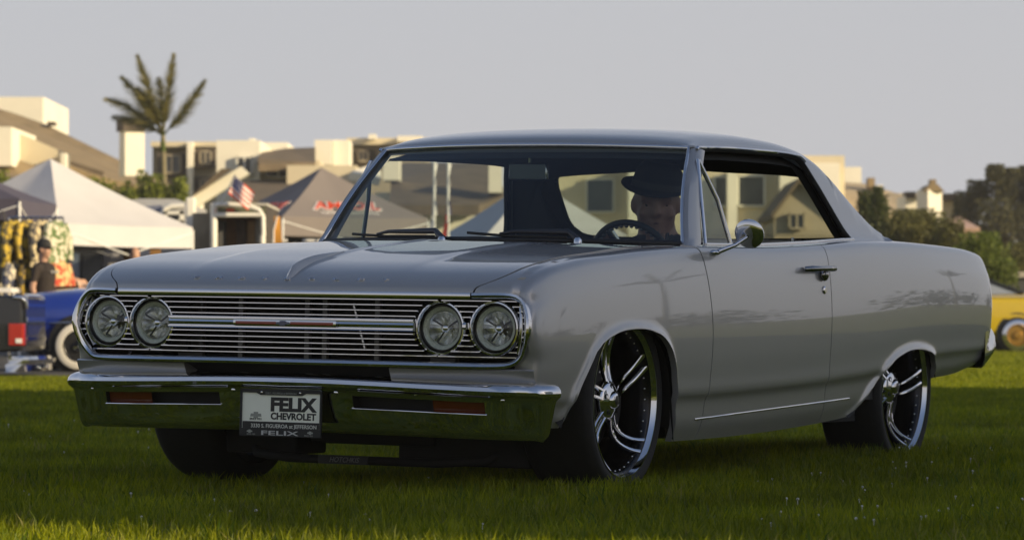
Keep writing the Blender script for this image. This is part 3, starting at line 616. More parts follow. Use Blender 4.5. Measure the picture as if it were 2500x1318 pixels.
for (u, s, z, sc) in ((0, 1, .337, 1.0), (0, -1, .337, 1.0), (-2.92, 1, .358, 1.055), (-2.92, -1, .358, 1.055)):
    wl = empty('wheel', parent=car); wl.location = (u, s*.876, z); wl.rotation_euler = (-s*math.pi/2, 0, 0); wl.scale = (sc, sc, 1)
    for nme, (me, mm) in WS.items():
        if not me.materials: me.materials.append(mm)
        o = link(nme, me, wl)
        if nme in ('rivets', 'disc_holes', 'lug_hole', 'spokes'): o['kind'] = 'stuff'
        if nme == 'brake_caliper': o.rotation_euler = (0, 0, math.pi*.9)
        elif nme in ('spokes', 'lug_hole'): o.rotation_euler = (0, 0, .98+u)
# wheel housings, floor pan, chassis
for s in (1, -1):
    for A in (ARCH_F, ARCH_R):
        D = spline(A, 36); c = D.mean(0); b = MB(); rows = []
        for u, z in D: rows.append([(u, s*.905, z), (u+(u-c[0])*.05, s*.86, z+.05), (u+(u-c[0])*.05, s*.58, z+.06), (c[0], s*.56, .34)])
        b.grid(np.array(rows)); b.build('wheel_housing', under, car, 50)
b = MB(); b.box((-1.55, 0, .245), (1.9, 1.62, .05)); b.box((-3.6, 0, .50), (.9, 1.5, .08)); b.box((.25, 0, .50), (.75, 1.05, .06)); b.box((-.55, 0, .50), (.04, 1.60, .62)); b.box((-2.6, 0, .5), (.05, 1.1, .5)); b.build('floor_pan', under, car)
b = MB()
for s in (1, -1): b.tube([(.75, s*.46, .33), (.3, s*.42, .28), (-.5, s*.55, .24), (-2.2, s*.55, .26), (-2.6, s*.5, .4), (-3.9, s*.5, .42)], .045, 8)
b.build('chassis_rail', under, car)
b = MB(); b.tube([(.05, -.60, .22), (.26, -.46, .118), (.30, -.30, .106), (.30, .30, .106), (.26, .46, .118), (.05, .60, .22)], .016, 10); sway = b.build('sway_bar', under, car, 60)
b = MB(); b.box((.312, -.075, .106), (.012, .20, .030)); sw = b.build('sway_bar_sleeve', blackp, sway)
text('sleeve_lettering', 'HOTCHKIS', .026, Matrix.Translation((.3185, -.070, .098)) @ TX, mat('sleeve_print', (.20, .20, .20), .5), sway, extrude=.0004, width=.12, shear=.3)
b = MB(); b.box((.12, 0, .26), (.25, .5, .20)); b.box((.12, .36, .205), (.22, .52, .22)); b.box((.12, -.46, .215), (.22, .30, .20)); b.tube([(.1, -.30, .27), (0, -.62, .24)], .03, 8); b.tube([(.1, .30, .27), (0, .62, .24)], .03, 8); b.build('front_subframe', under, car, bevel=.01)  # side boxes hang lower as dark mass for the deep shade under the nose
b = MB(); b.prism([(-.05, -.30, .30), (-.05, .30, .30), (-.05, .18, .19), (-.05, -.18, .19)], (-.5, 0, 0)); b.build('oil_pan', under, car, bevel=.015)
b = MB(); b.tube([(-2.92, -.7, .35), (-2.92, .7, .35)], .045, 10); b.ball((-2.92, 0, .35), (.13, .15, .14)); b.build('rear_axle', under, car, 60)
# interior
b = MB(); G = []
for v in np.linspace(-.74, .74, 17):
    bl = .012*math.exp(-((v-.38)/.18)**2); G.append([(wsb(v)-.03, v, .900), (-.80, v, .912+bl), (-.93, v, .906+bl), (-.985, v, .885+bl), (-.99, v, .80), (-.93, v, .66), (-.75, v, .60)])
b.grid(np.array(G)); b.build('dashboard', cloth_dk, car, 40)
def seat(u0, v0, wd, back_top, name='seat', rec=.16):
    st = empty(name, parent=car)
    b = MB(); b.box((u0-.02, v0, .40), (.50, wd, .16)); b.build('seat_cushion', cloth_dk, st, bevel=.04, smooth=30)
    b = MB(); rt = Matrix.Rotation(-rec, 3, 'Y'); h = back_top-.40; b.box((u0-.30-.5*h*math.sin(rec), v0, .40+h/2), (.13, wd*.96, h), rt); b.build('seat_back', cloth_dk, st, bevel=.045, smooth=30)
    return st
seat(-1.50, .38, .56, .93); seat(-1.50, -.38, .56, .93); seat(-2.35, 0, 1.28, .90, 'rear_seat', .3)
b = MB(); b.box((-2.80, 0, .93), (.50, 1.32, .05)); b.build('parcel_shelf', cloth_dk, car)
for s in (1, -1): b = MB(); b.box((-1.65, s*.845, .60), (1.9, .03, .58)); b.build('door_trim', cloth_dk, car); b = MB(); b.tube([(-1.78, s*.80, .92), (-1.78, s*.80, .962)], .006, 6); b.build('lock_knob', satin, car)
st = empty('steering_wheel', parent=car); st.location = (-1.10, .405, .843); st.rotation_euler = (0, R(-68), 0)
b = MB(); b.tube([(.165*math.cos(a), .165*math.sin(a), 0) for a in np.linspace(0, 2*math.pi, 49)[:-1]], .013, 8, closed=True); b.build('steering_rim', blackp, st, 60)
b = MB()
for k in range(44): a = 2*math.pi*k/44; b.ball((.153*math.cos(a), .153*math.sin(a), -.004), .0085, 8, 5)
b.build('finger_grips', mat('grip_grey', (.11, .11, .11), .4, coat=.4), st, 60, kind='stuff')
b = MB()
for a in (R(90), R(210), R(330)): b.tube([(0, 0, -.01), (.16*math.cos(a), .16*math.sin(a), 0)], .012, 6, sx=1.5)
b.lathe([(.045, -.02), (.04, .01), (.0005, .016)], 20); b.tube([(0, 0, 0), (0, 0, -.35)], .025, 8); b.build('steering_hub', satin, st, 50)
rm = empty('rear_view_mirror', parent=car); rm.location = (-1.005, 0, 1.190)
b = MB(); b.box((0, 0, 0), (.022, .156, .072), Matrix.Rotation(R(14), 3, 'Z')); b.build('mirror_shell', satin, rm, bevel=.01, smooth=40)
b = MB(); b.box((.0125, 0.0, 0), (.004, .144, .060), Matrix.Rotation(R(14), 3, 'Z')); b.build('mirror_back', mat('mirror_dark', (.06, .07, .07), .12, .9), rm, bevel=.004)
b = MB(); b.tube([(-.01, 0, .02), (-.005, 0, .08)], .006, 6); b.build('mirror_stem', satin, rm)
# ------------------------------------------------------------------ ground, road, grass
def gz(x, y):
    near = np.exp(-((y-14)/9)**2-(x/6)**2)
    return near*(.055*np.exp(-((x-1.45)**2/1.1+(y-14.55)**2/1.3))+.022*np.exp(-((x-.3)**2/.6+(y-12.0)**2/.6))+.012*np.sin(x*2.1+y*.7)*np.sin(y*1.7-.6*x))-.004*(1-near)*0
gx = np.unique(np.concatenate([np.array([-900, -300, -120, -60, -30, -16]), np.linspace(-10, 10, 61), np.array([16, 30, 60, 120, 300, 900])]))
gy = np.unique(np.concatenate([np.array([-900, -200, -60, -20, 0]), np.linspace(5, 30, 76), np.array([34, 40, 50, 60, 75, 100, 150, 300, 900])]))
XX, YY = np.meshgrid(gx, gy, indexing='ij'); G = np.stack([XX, YY, gz(XX, YY)], -1)
soil = mat('lawn_soil', (0.065, 0.085, 0.005), .95, col2=(0.15, 0.17, 0.012), vscale=1.3, bump=.5, bscale=25)
b = MB(); b.grid(G); tag(b.build('ground', soil, None, 60), kind='structure')
b = MB(); b.grid(np.array([[(-200, 37.6, .004), (-200, 78, .004)], [(-5, 37.2, .004), (-5, 78, .004)], [(1.0, 38.5, .004), (3.5, 78, .004)]])); tag(b.build('road', mat('asphalt', (.055, .054, .052), .9, var=.25, vscale=2, bump=.3, bscale=90)), kind='structure')
gleaf = leaf_mat('grass_blade', (0.105, 0.150, 0.002), (0.320, 0.335, 0.006), .48, .5, .35)
def clump(n, rad, h, wd, seed, m=None):
    r = np.random.default_rng(seed); b = MB()
    for k in range(n):
        a = r.uniform(0, 6.28); q = rad*math.sqrt(r.uniform()); x, y = q*math.cos(a), q*math.sin(a); hh = h*r.uniform(.55, 1.15); t = r.uniform(0, 6.28); ln = hh*r.uniform(.15, .7); d = r.uniform(0, 6.28); w_ = wd*r.uniform(.7, 1.2)
        sx, sy = math.cos(t)*w_/2, math.sin(t)*w_/2; dx, dy = math.cos(d)*ln, math.sin(d)*ln; k0 = len(b.v)
        b.v += [(x-sx, y-sy, -.004), (x+sx, y+sy, -.004), (x-sx*.8+dx*.35, y-sy*.8+dy*.35, hh*.6), (x+sx*.8+dx*.35, y+sy*.8+dy*.35, hh*.6), (x+dx, y+dy, hh)]
        b.f += [(k0, k0+1, k0+3, k0+2), (k0+2, k0+3, k0+4)]
    me = bpy.data.meshes.new('grass_clump'); me.from_pydata(b.v, [], b.f); me.materials.append(m or gleaf); return me
def scatter(name, P, dens, meshes, smin, smax, label, cat, seed=1):
    b = MB(); b.grid(P); o = b.build(name, soil); o['kind'] = 'stuff'; tag(o, label, cat)
    cl = bpy.data.collections.new(name+'_clumps')
    for k, me in enumerate(meshes): q = bpy.data.objects.new('grass_clump', me); cl.objects.link(q)
    ng = bpy.data.node_groups.new(name, 'GeometryNodeTree'); ng.interface.new_socket('Geometry', in_out='INPUT', socket_type='NodeSocketGeometry'); ng.interface.new_socket('Geometry', in_out='OUTPUT', socket_type='NodeSocketGeometry')
    N = ng.nodes.new; L = ng.links.new; gi = N('NodeGroupInput'); go = N('NodeGroupOutput'); di = N('GeometryNodeDistributePointsOnFaces'); di.inputs['Density'].default_value = dens; di.inputs['Seed'].default_value = seed
    ci = N('GeometryNodeCollectionInfo'); ci.inputs['Collection'].default_value = cl; ci.inputs['Separate Children'].default_value = True; ci.inputs['Reset Children'].default_value = True
    ip = N('GeometryNodeInstanceOnPoints'); ip.inputs['Pick Instance'].default_value = True
    rr = N('FunctionNodeRandomValue'); rr.data_type = 'FLOAT_VECTOR'; rr.inputs[0].default_value = (-.12, -.12, 0); rr.inputs[1].default_value = (.12, .12, 6.283)
    rs = N('FunctionNodeRandomValue'); rs.data_type = 'FLOAT'; rs.inputs[2].default_value = smin; rs.inputs[3].default_value = smax
    L(gi.outputs[0], di.inputs['Mesh']); L(di.outputs['Points'], ip.inputs['Points']); L(ci.outputs[0], ip.inputs['Instance']); L(rr.outputs[0], ip.inputs['Rotation']); L(rs.outputs[1], ip.inputs['Scale']); L(ip.outputs[0], go.inputs[0])
    md = o.modifiers.new('scatter', 'NODES'); md.node_group = ng; return o
def strip(y0, y1, n, pad, xr=None):
    rows = []
    for y in np.linspace(y0, y1, n):
        h = y*1250/FPX+pad; xs = np.linspace(-h if xr is None else max(-h, xr), h, 24); rows.append(np.stack([xs, np.full(24, y), gz(xs, np.full(24, y))+.001], -1))
    return np.array(rows)
near = [clump(15, .055, .048, .0042, s) for s in range(6)]; mid = [clump(16, .085, .046, .006, 20+s) for s in range(4)]; far = [clump(16, .16, .05, .012, 40+s) for s in range(3)]
scatter('near_lawn_grass', strip(8.0, 17.5, 40, 2.2), 300, near, .45, 1.3, 'mown green lawn grass around the silver coupe', 'grass', 1)
scatter('middle_lawn_grass', strip(17.5, 37.4, 30, 2.5), 105, mid, .6, 1.15, 'sunlit mown grass behind the silver coupe', 'grass', 2)
scatter('far_lawn_grass', strip(37.4, 72, 20, 3.0, 3.0), 34, far, .6, 1.1, 'far sunlit lawn under the yellow car', 'grass', 3)
dry = leaf_mat('dry_blade', (0.16, 0.15, 0.03), (0.36, 0.33, 0.09), .4, .6); lush = leaf_mat('lush_blade', (0.04, 0.085, 0.004), (0.10, 0.17, 0.008), .4, .5)
scatter('lawn_tufts', strip(8.2, 19, 36, 2.0), 18, [clump(7, .035, .058, .005, 70+s, (dry, lush, gleaf)[s % 3]) for s in range(6)], .6, 1.3, 'longer uneven tufts and dry blades in the lawn around the coupe', 'grass', 4)
# white clover heads
b = MB(); r_ = np.random.default_rng(5)
spots = [(r_.uniform(1850, 2500), r_.uniform(1120, 1300)) for _ in range(46)]+[(r_.uniform(20, 420), r_.uniform(1030, 1130)) for _ in range(16)]+[(r_.uniform(0, 1500), r_.uniform(1200, 1310)) for _ in range(16)]
for px, py in spots:
    y = CAM_H*FPX/(py-787); x = (px-1250)/FPX*y; z = float(gz(x, y))+.034; s = r_.uniform(.003, .0055)
    b.ball((x, y, z), (s, s, s*.85), 7, 5); b.tube([(x, y, z-.04), (x, y, z)], .0012, 4, cap=False)
tag(b.build('clover_flowers', mat('clover_white', (.62, .58, .54), .8, var=.2, vscale=200), None, 60), 'small white clover heads dotted over the lawn', 'clover', kind='stuff')
# ------------------------------------------------------------------ vegetation makers
def leaves(centers, n, sig, size, seed, up=0.0):
    r = np.random.default_rng(seed); C = np.array(centers, float); k = r.integers(0, len(C), n); p = C[k, :3]+np.clip(r.normal(size=(n, 3)), -1.7, 1.7)*np.array(sig)*C[k, 3:4]
    a = r.normal(size=(n, 3)); a[:, 2] += up; a /= np.linalg.norm(a, axis=1, keepdims=True); t = np.cross(a, r.normal(size=(n, 3))); t /= np.linalg.norm(t, axis=1, keepdims=True); s = size*r.uniform(.6, 1.3, (n, 1)); w = s*.45
    v = np.stack([p-a*s, p+t*w, p+a*s, p-t*w], 1).reshape(-1, 3); me = bpy.data.meshes.new('crown'); me.from_pydata(v.tolist(), [], np.arange(4*n).reshape(n, 4).tolist()); return me
bark = mat('bark', (.10, .075, .05), .9, var=.3, vscale=6, bump=.6, bscale=20)
lf = {'hedge': leaf_mat('leaf_hedge', (.12, .16, .015), (.28, .31, .05), .4), 'dark': leaf_mat('leaf_dark', (.045, .050, .022), (.115, .110, .045), .3), 'mid': leaf_mat('leaf_mid', (.030, .050, .010), (.085, .105, .022), .3), 'bright': leaf_mat('leaf_bright', (.07, .11, .012), (.16, .19, .03), .35), 'olive': leaf_mat('leaf_olive', (.06, .066, .02), (.17, .165, .05), .32)}
def tree(name, label, cat, x, y, lobes, trunk_h, kind, n, size, seed, group=None, tr=.12, sig=(.5, .5, .5)):
    o = empty(name, (x, y, 0), label=label, cat=cat, group=group); me = leaves([(a-x, c-y, d, e) for a, c, d, e in lobes], n, sig, size, seed); link('crown', me, o, m=lf[kind])
    b = MB(); top = trunk_h; b.tube([(0, 0, -.1), (.05*tr*8, 0, top*.5), (0, .0, top)], [tr, tr*.8, tr*.6], 8)
    for a, c, d, e in lobes[:5]: b.tube([(0, 0, top*.6), ((a-x)*.6, (c-y)*.6, (top*.6+d)/2+.1), (a-x, c-y, d)], [tr*.5, tr*.35, tr*.12], 6)
    b.build('trunk', bark, o, 60); return o
def Wp(px, py, D):
    cp, sp = math.cos(CAM_P), math.sin(CAM_P); x = (px-1250)/FPX; y = -(py-659)/FPX; d = Vector((x, cp-y*sp, sp+y*cp)); t = D/d.y; return Vector((0, 0, CAM_H))+d*t
# unseen building added right of the camera to shade the coupe, and the tree line it mirrors in its side
SUNPERP = Vector((0.466, 0.885, 0)); SUNV = Vector((SUN_AZ[0], SUN_AZ[1], 0))
cc = SUNV*30+SUNPERP*18.55
caster = empty('shade_building', cc, math.atan2(SUNPERP.y, SUNPERP.x), 'white flat-roofed building added unseen to shade the lawn and coupe, outside the picture', 'building')
b = MB(); b.box((0, 0, 6.5), (21.0, 9, 13.0)); b.build('wall', white, caster); b = MB(); b.box((-2.4, 0, 14.4), (16.2, 8.6, 2.8)); b.build('upper_step', white, caster); b = MB(); b.box((0, 0, 13.1), (21.2, 9.6, .3)); b.box((-2.4, 0, 15.9), (16.4, 9, .3)); b.build('roof', mat('flat_roof', (.3, .28, .26), .8), caster)  # narrower upper step added to shape the far edge of the shade
for i in range(6):
    for k in range(3):
        b = MB(); b.box((-8+i*3.2, 4.5, 2.2+k*3.8), (1.5, .12, 1.6)); wn = b.build('window', white, caster); b = MB(); b.box((-8+i*3.2, 4.57, 2.2+k*3.8), (1.3, .06, 1.4)); b.build('pane', mat('dark_pane', (.03, .035, .04), .1), wn)
r_ = np.random.default_rng(11)
ORD = 'first second third fourth fifth sixth seventh eighth ninth tenth eleventh twelfth last'.split()
for i in range(13):
    a = R(-6+i*8); d = 85+r_.uniform(-10, 25); x, y = 6+d*math.cos(a), 13+d*math.sin(a)
    if y > 60 and x < .35*y: continue
    h = r_.uniform(2.2, 4.2); tree('reflected_tree', 'dark tree in the line right of the picture, %s tree counting away from the shade building' % ORD[i], 'tree', x, y, [(x+r_.normal()*2.5, y+r_.normal()*1.5, h*r_.uniform(.4, .95), 2.0) for _ in range(7)], h*.7, 'dark', 900, .35, 100+i, 'tree line beyond the lawn', .25, (.9, .9, .5))
# ------------------------------------------------------------------ background things, placed by distance from the camera
def wb(b, name, m, parent, root, smooth=None, bevel=0, kind=None):
    L = Vector(root.location); b.v = [tuple(Vector(p)-L) for p in b.v]; return b.build(name, m, parent, smooth, bevel=bevel, kind=kind)
def hbox(px0, px1, py0, py1, D, depth, rz=0.0, b=None):
    a = Wp(px0, py1, D); c = Wp(px1, py0, D); b = b or MB(); wd = c.x-a.x; h = c.z-a.z; rot = Matrix.Rotation(rz, 3, 'Z'); ctr = Vector(((a.x+c.x)/2, D, (a.z+c.z)/2))+rot @ Vector((0, depth/2, 0)); b.box(ctr, (wd, depth, h), rot); return b
def slab(pts, thick, b=None):
    P = [Wp(*p) for p in pts]; n = Vector((0, 0, 0))
    for i in range(len(P)): n += (P[i]-P[0]).cross(P[(i+1) % len(P)]-P[0])
    n.normalize(); n = -n if n.y > 0 else n
    b = b or MB(); b.prism(P, -n*thick); return b
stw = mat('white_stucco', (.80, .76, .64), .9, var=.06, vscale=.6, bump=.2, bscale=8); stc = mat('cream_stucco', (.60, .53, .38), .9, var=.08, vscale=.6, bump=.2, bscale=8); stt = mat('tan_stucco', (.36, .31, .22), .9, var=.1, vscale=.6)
rfb = mat('brown_roof', (.24, .18, .10), .9, var=.25, vscale=1.2, bump=.5, bscale=6); rfd = mat('dark_roof', (.13, .10, .065), .9, var=.25, vscale=1.2, bump=.5, bscale=6); capm = mat('chimney_cap', (.10, .08, .06), .9, var=.3, vscale=3)
pane_m = mat('house_pane', (.05, .055, .055), .12, var=.4, vscale=.8); wht_tr = mat('white_trim', (.80, .78, .70), .6, var=.04)
def house(name, label, px, D): return empty(name, (Wp(px, 787, D).x, D, 0), label=label, cat='house', group='houses behind the car show')
def window(h, px0, px1, py0, py1, D, m=None, mull=1):
    a = Wp(px0, py1, D); c = Wp(px1, py0, D); t = .06; b = MB()
    for (x0, x1, z0, z1) in ((a.x, c.x, c.z-t, c.z), (a.x, c.x, a.z, a.z+t), (a.x, a.x+t, a.z, c.z), (c.x-t, c.x, a.z, c.z)): b.box(((x0+x1)/2, D-.06, (z0+z1)/2), (x1-x0, .16, z1-z0))
    if mull: b.box(((a.x+c.x)/2, D-.06, (a.z+c.z)/2), (t, .14, c.z-a.z))
    f = wb(b, 'window', m or wht_tr, h, h); b = MB(); b.box(((a.x+c.x)/2, D-.02, (a.z+c.z)/2), (c.x-a.x-t, .06, c.z-a.z-t)); wb(b, 'pane', pane_m, f, h); return f
# --- left townhouse with the long brown roof
h = house('townhouse', 'cream townhouse with a long sloping brown roof and chimney behind the white canopy', 150, 122)
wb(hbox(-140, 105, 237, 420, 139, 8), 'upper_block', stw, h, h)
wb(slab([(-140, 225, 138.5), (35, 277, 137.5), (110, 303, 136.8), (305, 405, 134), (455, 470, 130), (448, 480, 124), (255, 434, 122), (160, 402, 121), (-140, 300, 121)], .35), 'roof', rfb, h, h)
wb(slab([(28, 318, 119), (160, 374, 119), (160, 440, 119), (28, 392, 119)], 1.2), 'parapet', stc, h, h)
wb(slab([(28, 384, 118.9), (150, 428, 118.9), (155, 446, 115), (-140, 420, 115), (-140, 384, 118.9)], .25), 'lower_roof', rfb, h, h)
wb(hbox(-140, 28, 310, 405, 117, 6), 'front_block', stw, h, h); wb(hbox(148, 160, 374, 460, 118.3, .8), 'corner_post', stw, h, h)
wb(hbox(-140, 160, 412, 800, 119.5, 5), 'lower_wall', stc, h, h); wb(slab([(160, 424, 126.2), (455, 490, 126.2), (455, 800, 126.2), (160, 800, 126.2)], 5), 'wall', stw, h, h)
wb(slab([(160, 405, 122), (250, 432, 122), (250, 462, 125.9), (160, 448, 125.9)], .2), 'porch_roof', rfd, h, h)
for a, c in ((170, 200), (262, 290), (300, 330), (350, 385)): window(h, a, c, 466, 500, 126.1)
for a, c in ((5, 25), (35, 65)): window(h, a, c, 428, 462, 119.4)
wb(hbox(304, 354, 316, 430, 118, .65, R(24)), 'chimney', stw, h, h); wb(hbox(300, 357, 288, 320, 117.9, .8, R(24)), 'chimney_cap', capm, h, h)
wb(hbox(115, 132, 297, 306, 136, .8), 'roof_vent', capm, h, h)
# --- flats with balconies
h = house('apartment_block', 'tan flats with dark balconies behind the palm tree', 450, 150)
wb(hbox(372, 465, 352, 800, 151, 10), 'wall', stt, h, h); wb(hbox(465, 532, 348, 800, 150, 10), 'wall', stc, h, h); wb(hbox(368, 536, 346, 358, 149.5, 11), 'cornice', stc, h, h)
for a, c, d, e in ((385, 452, 374, 432), (474, 526, 364, 410), (474, 526, 432, 470)):
    wb(hbox(a, c, d, e, 149.4, .8), 'balcony', capm, h, h); window(h, a+14, c-10, d+4, e-8, 149.3, stt)
wb(hbox(456, 470, 346, 800, 148.8, .8), 'column', stw, h, h)
# --- white cube house with the gable
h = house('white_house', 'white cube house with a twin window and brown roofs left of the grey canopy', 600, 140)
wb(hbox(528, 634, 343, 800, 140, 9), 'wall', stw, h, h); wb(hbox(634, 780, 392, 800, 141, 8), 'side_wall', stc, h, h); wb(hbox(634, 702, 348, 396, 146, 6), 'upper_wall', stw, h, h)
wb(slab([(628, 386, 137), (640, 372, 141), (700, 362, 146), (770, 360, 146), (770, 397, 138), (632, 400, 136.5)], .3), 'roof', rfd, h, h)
window(h, 577, 617, 382, 429, 139.9); window(h, 646, 713, 399, 435, 140.9)
wb(slab([(585, 440, 138), (840, 436, 138), (870, 486, 129), (560, 492, 129)], .35), 'porch_roof', rfd, h, h)
wb(slab([(448, 494, 127), (588, 406, 127), (608, 424, 127), (476, 508, 127)], .5), 'gable_fascia', stw, h, h); wb(slab([(470, 478, 126.6), (540, 412, 126.6), (566, 412, 126.6), (500, 460, 126.6)], .4), 'gable_roof', rfd, h, h)
wb(hbox(448, 480, 488, 800, 127.5, 3), 'gable_wall', stw, h, h); wb(hbox(608, 622, 338, 346, 141, .6), 'roof_vent', stw, h, h)
# --- house with twin white stacks
h = house('stack_house', 'house with two white rounded stacks behind the grey canopy', 880, 140)
wb(hbox(768, 811, 342, 402, 146, 2.6), 'chimney', stw, h, h); wb(hbox(814, 853, 342, 408, 146.5, 2.6), 'chimney', stw, h, h)
wb(hbox(850, 1040, 345, 800, 150, 9), 'wall', stt, h, h); wb(hbox(846, 1044, 337, 353, 149.4, 10), 'cornice', stc, h, h); wb(hbox(700, 870, 404, 800, 136, 6), 'wall', stc, h, h)
for a, c in ((866, 906), (916, 956)): wb(hbox(a, c, 364, 402, 149.3, .7), 'balcony', capm, h, h); window(h, a+8, c-6, 368, 396, 149.2, stt)
wb(hbox(900, 918, 328, 340, 149, .8), 'roof_vent', stw, h, h); wb(hbox(970, 1030, 332, 346, 148, 3), 'roof_block', stw, h, h); wb(slab([(855, 420, 133), (905, 402, 137), (930, 418, 137), (930, 436, 133)], .3), 'awning', stw, h, h)
# --- brown roofed house seen through the windshield
h = house('hip_roof_house', 'house with a broad dark brown roof seen through the windshield', 1090, 132)
wb(slab([(955, 440, 133), (985, 398, 141), (1195, 396, 141), (1240, 476, 131), (1170, 500, 128), (950, 500, 128)], .4), 'roof', rfd, h, h)
wb(hbox(915, 1245, 470, 800, 133, 8), 'wall', stw, h, h); wb(hbox(1193, 1226, 392, 470, 129, 2), 'chimney', stw, h, h); wb(hbox(935, 975, 380, 440, 131, 2), 'chimney', stw, h, h)
for a, c in ((945, 985), (1035, 1075), (1110, 1150)): window(h, a, c, 494, 530, 132.9)
# --- pale house seen through the rear window
h = house('pale_house', 'pale yellow house with a tall window seen past the driver', 1500, 140)
wb(hbox(1330, 1600, 392, 800, 140, 8), 'wall', stc, h, h); wb(hbox(1535, 1572, 400, 800, 138, 2), 'column', stw, h, h); wb(hbox(1320, 1610, 380, 400, 139.5, 9), 'cornice', stw, h, h); window(h, 1430, 1500, 436, 520, 139.9, mull=0); window(h, 1590, 1640, 430, 500, 139.9)
h = house('side_house', 'cream house with two wide windows seen through the driver side opening', 1800, 138)
wb(hbox(1620, 2062, 380, 800, 138, 8), 'wall', stc, h, h); window(h, 1742, 1776, 430, 505, 137.9, mull=0); window(h, 1800, 1868, 428, 505, 137.9, mull=0); wb(hbox(1776, 1800, 420, 800, 137.4, .6), 'column', stw, h, h); wb(hbox(1905, 2050, 398, 800, 137, 1), 'bay', stw, h, h)
h = house('gable_house', 'tan gabled house seen through the driver side opening near the rear pillar', 1960, 122)
wb(slab([(1890, 522, 122), (1952, 440, 122), (2060, 520, 122), (2060, 800, 122), (1890, 800, 122)], 6), 'wall', stt, h, h); wb(slab([(1952, 434, 121.7), (1952, 446, 121.7), (2066, 534, 121.7), (2066, 520, 121.7)], 7), 'roof', rfd, h, h); wb(slab([(1952, 434, 121.7), (1952, 446, 121.7), (1884, 536, 121.7), (1884, 522, 121.7)], 7), 'roof', rfd, h, h); window(h, 1925, 1965, 520, 560, 121.9, stt)
# --- right hand houses
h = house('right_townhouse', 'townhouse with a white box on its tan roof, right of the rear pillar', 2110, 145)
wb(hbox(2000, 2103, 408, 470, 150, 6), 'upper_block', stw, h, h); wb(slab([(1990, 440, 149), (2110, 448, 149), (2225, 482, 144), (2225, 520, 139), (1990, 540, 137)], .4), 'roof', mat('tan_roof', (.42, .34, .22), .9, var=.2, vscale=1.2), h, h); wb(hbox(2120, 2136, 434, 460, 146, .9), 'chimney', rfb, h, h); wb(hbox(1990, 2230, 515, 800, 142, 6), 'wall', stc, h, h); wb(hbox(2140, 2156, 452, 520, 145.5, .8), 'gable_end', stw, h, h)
h = house('chimney_house', 'house with two tall white chimney towers above the round bushes', 2260, 132)
wb(hbox(2170, 2345, 472, 800, 152, 8), 'wall', stc, h, h); wb(hbox(2300, 2336, 474, 490, 151.4, .6), 'balcony', capm, h, h)
wb(hbox(2211, 2258, 478, 800, 131, 3), 'chimney_tower', stw, h, h); wb(hbox(2212, 2236, 468, 484, 130.8, 1.2), 'chimney_cap', capm, h, h)
wb(hbox(2262, 2304, 464, 800, 129, .7, R(30)), 'chimney_tower', stw, h, h); b = slab([(2254, 468, 128.9), (2270, 450, 128.9), (2290, 450, 128.9), (2306, 468, 128.9)], 2.4); hbox(2272, 2286, 438, 452, 129.5, .7, b=b); wb(b, 'chimney_cap', rfb, h, h)
h = house('tile_roof_house', 'low house with a pinkish tiled roof beside the dark tree', 2340, 112)
wb(slab([(2290, 560, 110), (2312, 534, 114), (2345, 530, 114), (2392, 556, 110)], .3), 'roof', mat('pink_tile', (.55, .36, .27), .9, var=.3, vscale=3), h, h); wb(hbox(2300, 2385, 556, 800, 112, 4), 'wall', stt, h, h); window(h, 2330, 2350, 575, 610, 111.9)
# ------------------------------------------------------------------ palm tree
def palm():
    base = Wp(402, 787, 112); o = empty('palm_tree', (base.x, 112, 0), label='tall feather palm with upright fronds rising above the roofs', cat='palm tree'); top = Wp(398, 332, 112)-Vector(o.location)
    b = MB(); b.tube([(0, 0, -.2), (.03, 0, top.z*.5), (top.x, 0, top.z)], [.13, .10, .075], 10); b.build('trunk', mat('palm_bark', (.20, .17, .10), .9, var=.3, vscale=4, bump=.5, bscale=9), o, 60)
    b = MB(); b.tube([(top.x, 0, top.z-.5), (top.x, 0, top.z+.15)], [.10, .06], 8); b.build('crownshaft', lf['bright'], o, 60)
    pm = leaf_mat('palm_leaf', (.05, .06, .018), (.24, .20, .04), .4)
    tips = [((340, 140), -.5, .10), ((426, 136), -.3, .10), ((502, 196), -.4, -.15), ((264, 250), -.8, .45), ((292, 188), .6, .30), ((268, 284), .9, .30), ((400, 205), -1.6, .5), ((345, 225), -1.2, .35)]
    r = np.random.default_rng(3)
    for (tx, ty), dy, sag in tips:
        tip = Wp(tx, ty, 112)-Vector(o.location)+Vector((0, dy, 0)); b = MB(); P = []
        for t in np.linspace(0, 1, 15): p = top.lerp(tip, t)+Vector((0, 0, sag*.55*math.sin(math.pi*t*.9)*1.1)); P.append(p)
        b.tube(P, [.03*(1-t)+.006 for t in np.linspace(0, 1, 15)], 5)
        for i in range(2, 15):
            for k in range(8):
                t = i+k/8
                if t > 14: continue
                p = P[int(t)].lerp(P[min(14, int(t)+1)], t-int(t)); d = (P[min(14, int(t)+1)]-P[int(t)-1]).normalized(); s = d.cross(Vector((r.normal()*.4, -1, r.normal()*.4))).normalized(); ln = (.46*math.sin(math.pi*min(1, (t/14)**.7*.9+.08))+.12)*r.uniform(.75, 1.15)
                for sg in (-1, 1):
                    q = p+(s*sg*.55+d*.95+Vector((0, r.normal()*.25, -.12))).normalized()*ln; wv = d*.022; k0 = len(b.v); b.v += [tuple(p-wv), tuple(p+wv), tuple(q+Vector((0, 0, -.04)))]; b.f.append((k0, k0+1, k0+2))
        me = bpy.data.meshes.new('frond'); me.from_pydata(b.v, [], b.f); link('frond', me, o, m=pm)
    return o
palm_root = palm()
